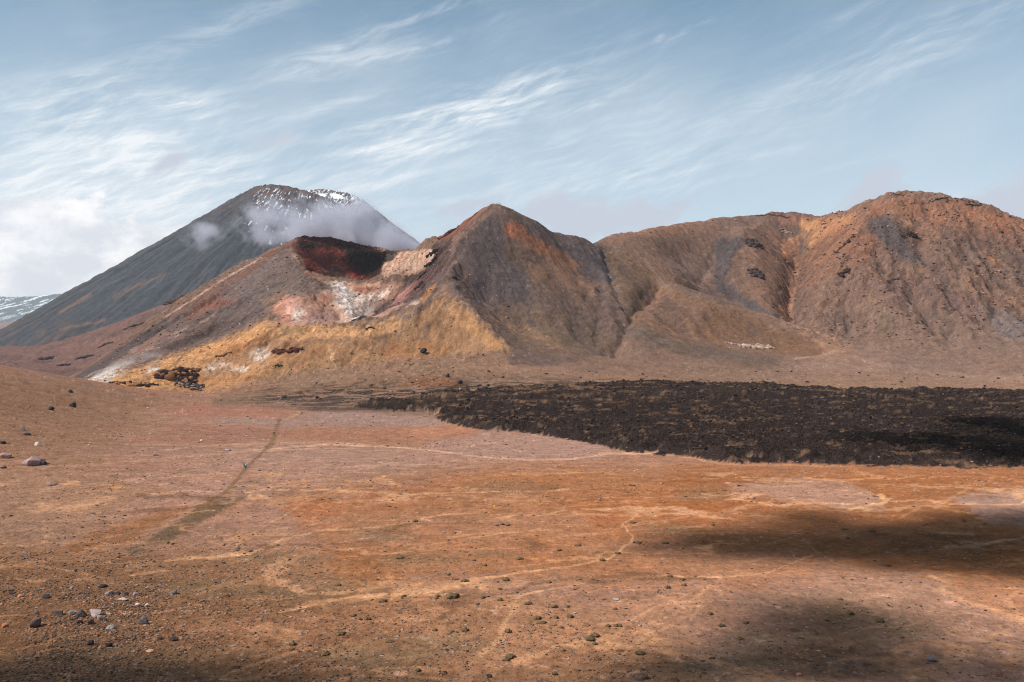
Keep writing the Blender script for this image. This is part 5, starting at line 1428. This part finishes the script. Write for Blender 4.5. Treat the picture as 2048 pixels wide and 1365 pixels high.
def skin_obj(name, verts, edges, radii, mat, parent, sub=1, root=0):
    me = bpy.data.meshes.new(name); me.from_pydata(verts, edges, []); ob = bpy.data.objects.new(name, me)
    COL.objects.link(ob); ob.parent = parent
    md = ob.modifiers.new('skin', 'SKIN'); md.use_smooth_shade = True
    sl_ = me.skin_vertices
    if not sl_:
        bm = bmesh.new(); bm.from_mesh(me); bm.verts.layers.skin.verify(); bm.to_mesh(me); bm.free(); sl_ = me.skin_vertices
    for i, rr_ in enumerate(radii):
        sl_[0].data[i].radius = (rr_, rr_) if not isinstance(rr_, tuple) else rr_
    for i in range(len(radii)): sl_[0].data[i].use_root = (i == root)
    sb = ob.modifiers.new('sub', 'SUBSURF'); sb.levels = sub; sb.render_levels = sub
    me.materials.append(mat)
    return ob
def person(px, py, face, label, top, legs, pack, stride=0.28, Yfix=None, group=None, hat=None):
    """a walking hiker; face = heading in radians, 0 walks away from the viewer"""
    if Yfix == 'crest':
        c_ = int(np.argmin(abs(ucols - px))); r_ = int(np.argmin(np.where(rows < 1335, V[:, c_], 1e9)))
        X, Y, Zg = (px - 1024) / F * rows[r_], float(rows[r_]), float(Z[r_, c_])
    elif Yfix is None: X, Y, Zg = ground_at(px, py)
    else:
        X, Y, _ = P(px, py, Yfix); Zg = height(X, Y)
    root = bpy.data.objects.new('person', None); COL.objects.link(root)
    root.location = (X, Y, Zg); root.rotation_euler = (0, 0, face)
    s = stride
    body = [(0,0,.95),(0,.01,1.12),(0,.02,1.32),(0,.03,1.46),(0,.04,1.53),(0,.05,1.62),(0,.05,1.70),
            (.17,.02,1.42),(.24,-.06,1.18),(.25,.08,.98),(.25,.12,.90),
            (-.17,.02,1.42),(-.24,.10,1.18),(-.25,.26,1.02),(-.25,.31,.96),
            (.09,0,.90),(.10,s*.45,.50),(.10,s*.5,.09),(.10,s*.5+.15,.04),
            (-.09,0,.90),(-.10,-s*.25,.50),(-.10,-s*.9,.12),(-.10,-s*.9+.14,.05)]
    ed = [(0,1),(1,2),(2,3),(3,4),(4,5),(5,6),(3,7),(7,8),(8,9),(9,10),(3,11),(11,12),(12,13),(13,14),(0,15),(15,16),(16,17),(17,18),(0,19),(19,20),(20,21),(21,22)]
    rad = [.14,.13,.16,.12,.055,.09,.075,.065,.05,.038,.045,.065,.05,.038,.045,.09,.06,.045,.045,.09,.06,.045,.045]
    b = skin_obj('body', body, ed, rad, M_SKIN, root)
    jk = skin_obj('jacket', [body[0],body[1],body[2],body[3],body[7],body[8],body[9],body[11],body[12],body[13]], [(0,1),(1,2),(2,3),(3,4),(4,5),(5,6),(3,7),(7,8),(8,9)],
                  [.165,.155,.185,.13,.085,.07,.055,.085,.07,.055], top, root, root=1)
    tr = skin_obj('trousers', [body[0],body[15],body[16],body[17],body[19],body[20],body[21]], [(0,1),(1,2),(2,3),(0,4),(4,5),(5,6)], [.155,.105,.078,.062,.105,.078,.062], legs, root)
    for q, nm in ((17, 'boot'), (21, 'boot')):
        x, y, z = body[q]
        skin_obj(nm, [(x, y - .05, z - .02), (x, y + .06, z - .04), (x, y + .17, z - .05)], [(0, 1), (1, 2)], [.065, .06, .045], M_BOOT, root)
    skin_obj('hair' if not hat else 'hat', [(0,.02,1.70),(0,.02,1.76)], [(0,1)], [.105,.07], hat or M_HAIR, root)
    if pack:
        skin_obj('backpack', [(0,-.17,1.08),(0,-.19,1.25),(0,-.17,1.42)], [(0,1),(1,2)], [(.16,.10),(.17,.12),(.13,.09)], pack, root)
    return tagged(root, label, 'person', group)
person(488.5, 936, 0.3, 'hiker in a dark jacket with pale blue pack, left of the nearest pair', M_NAVY, M_BLACK, M_BLUE)
person(491.5, 940, 0.3, 'hiker in a pale blue jacket, right of the nearest pair on the track', M_BLUE, M_BLACK, M_BLUE)
person(548, 872, 0.4, 'lone hiker all in black on the brown foot track', M_BLACK, M_BLACK, M_BLACK)
person(604, 832, 0.2, 'lone dark hiker on grey gravel at the edge of the hummocks', M_BLACK, M_BLACK, None)
person(632, 774, 0.8, 'dark hiker on the pale path climbing the hummocky ground', M_NAVY, M_BLACK, M_BLACK)
person(649, 667, 0.5, 'tiny dark hiker high on the apricot shoulder', M_BLACK, M_BLACK, None, Yfix=852)
person(836, 626, 0.5, 'tiny dark hiker on the ridge path above the apricot shoulder', M_BLACK, M_BLACK, M_GREY, Yfix=852)
person(994.3, 413, 1.2, 'person standing apart on the left of the summit', M_BLACK, M_BLACK, None, Yfix='crest', stride=.1)
person(998, 413, 2.0, 'first dark figure of the close group on the summit', M_BLACK, M_BLACK, M_BLACK, Yfix='crest', stride=.1)
person(1000.6, 413, 3.6, 'last dark figure of the close group on the summit, farthest right', M_NAVY, M_BLACK, None, Yfix='crest', stride=.15)

# marker poles of the track
def pole(px, py, h, label):
    X, Y, Zg = ground_at(px, py)
    root = bpy.data.objects.new('marker_pole', None); COL.objects.link(root); root.location = (X, Y, Zg)
    for nm, z0, z1, rr_, m in (('post', -0.1, h, 0.035, flat_mat('weathered_wood', (0.30, 0.24, 0.20))), ('cap', h, h + 0.09, 0.05, flat_mat('pole_cap', (0.45, 0.34, 0.24)))):
        bm = bmesh.new(); bmesh.ops.create_cone(bm, cap_ends=True, segments=8, radius1=rr_, radius2=rr_ * .85, depth=z1 - z0)
        bmesh.ops.translate(bm, verts=bm.verts, vec=(0, 0, (z0 + z1) / 2))
        me = bpy.data.meshes.new(nm); bm.to_mesh(me); bm.free(); me.materials.append(m)
        ob = bpy.data.objects.new(nm, me); COL.objects.link(ob); ob.parent = root
    tagged(root, label, 'pole')
pole(278, 1099, 1.5, 'thin grey marker pole on the dark soil patch at the lower left')
pole(502, 911, 1.3, 'thin marker pole on the plain just above the nearest hikers')
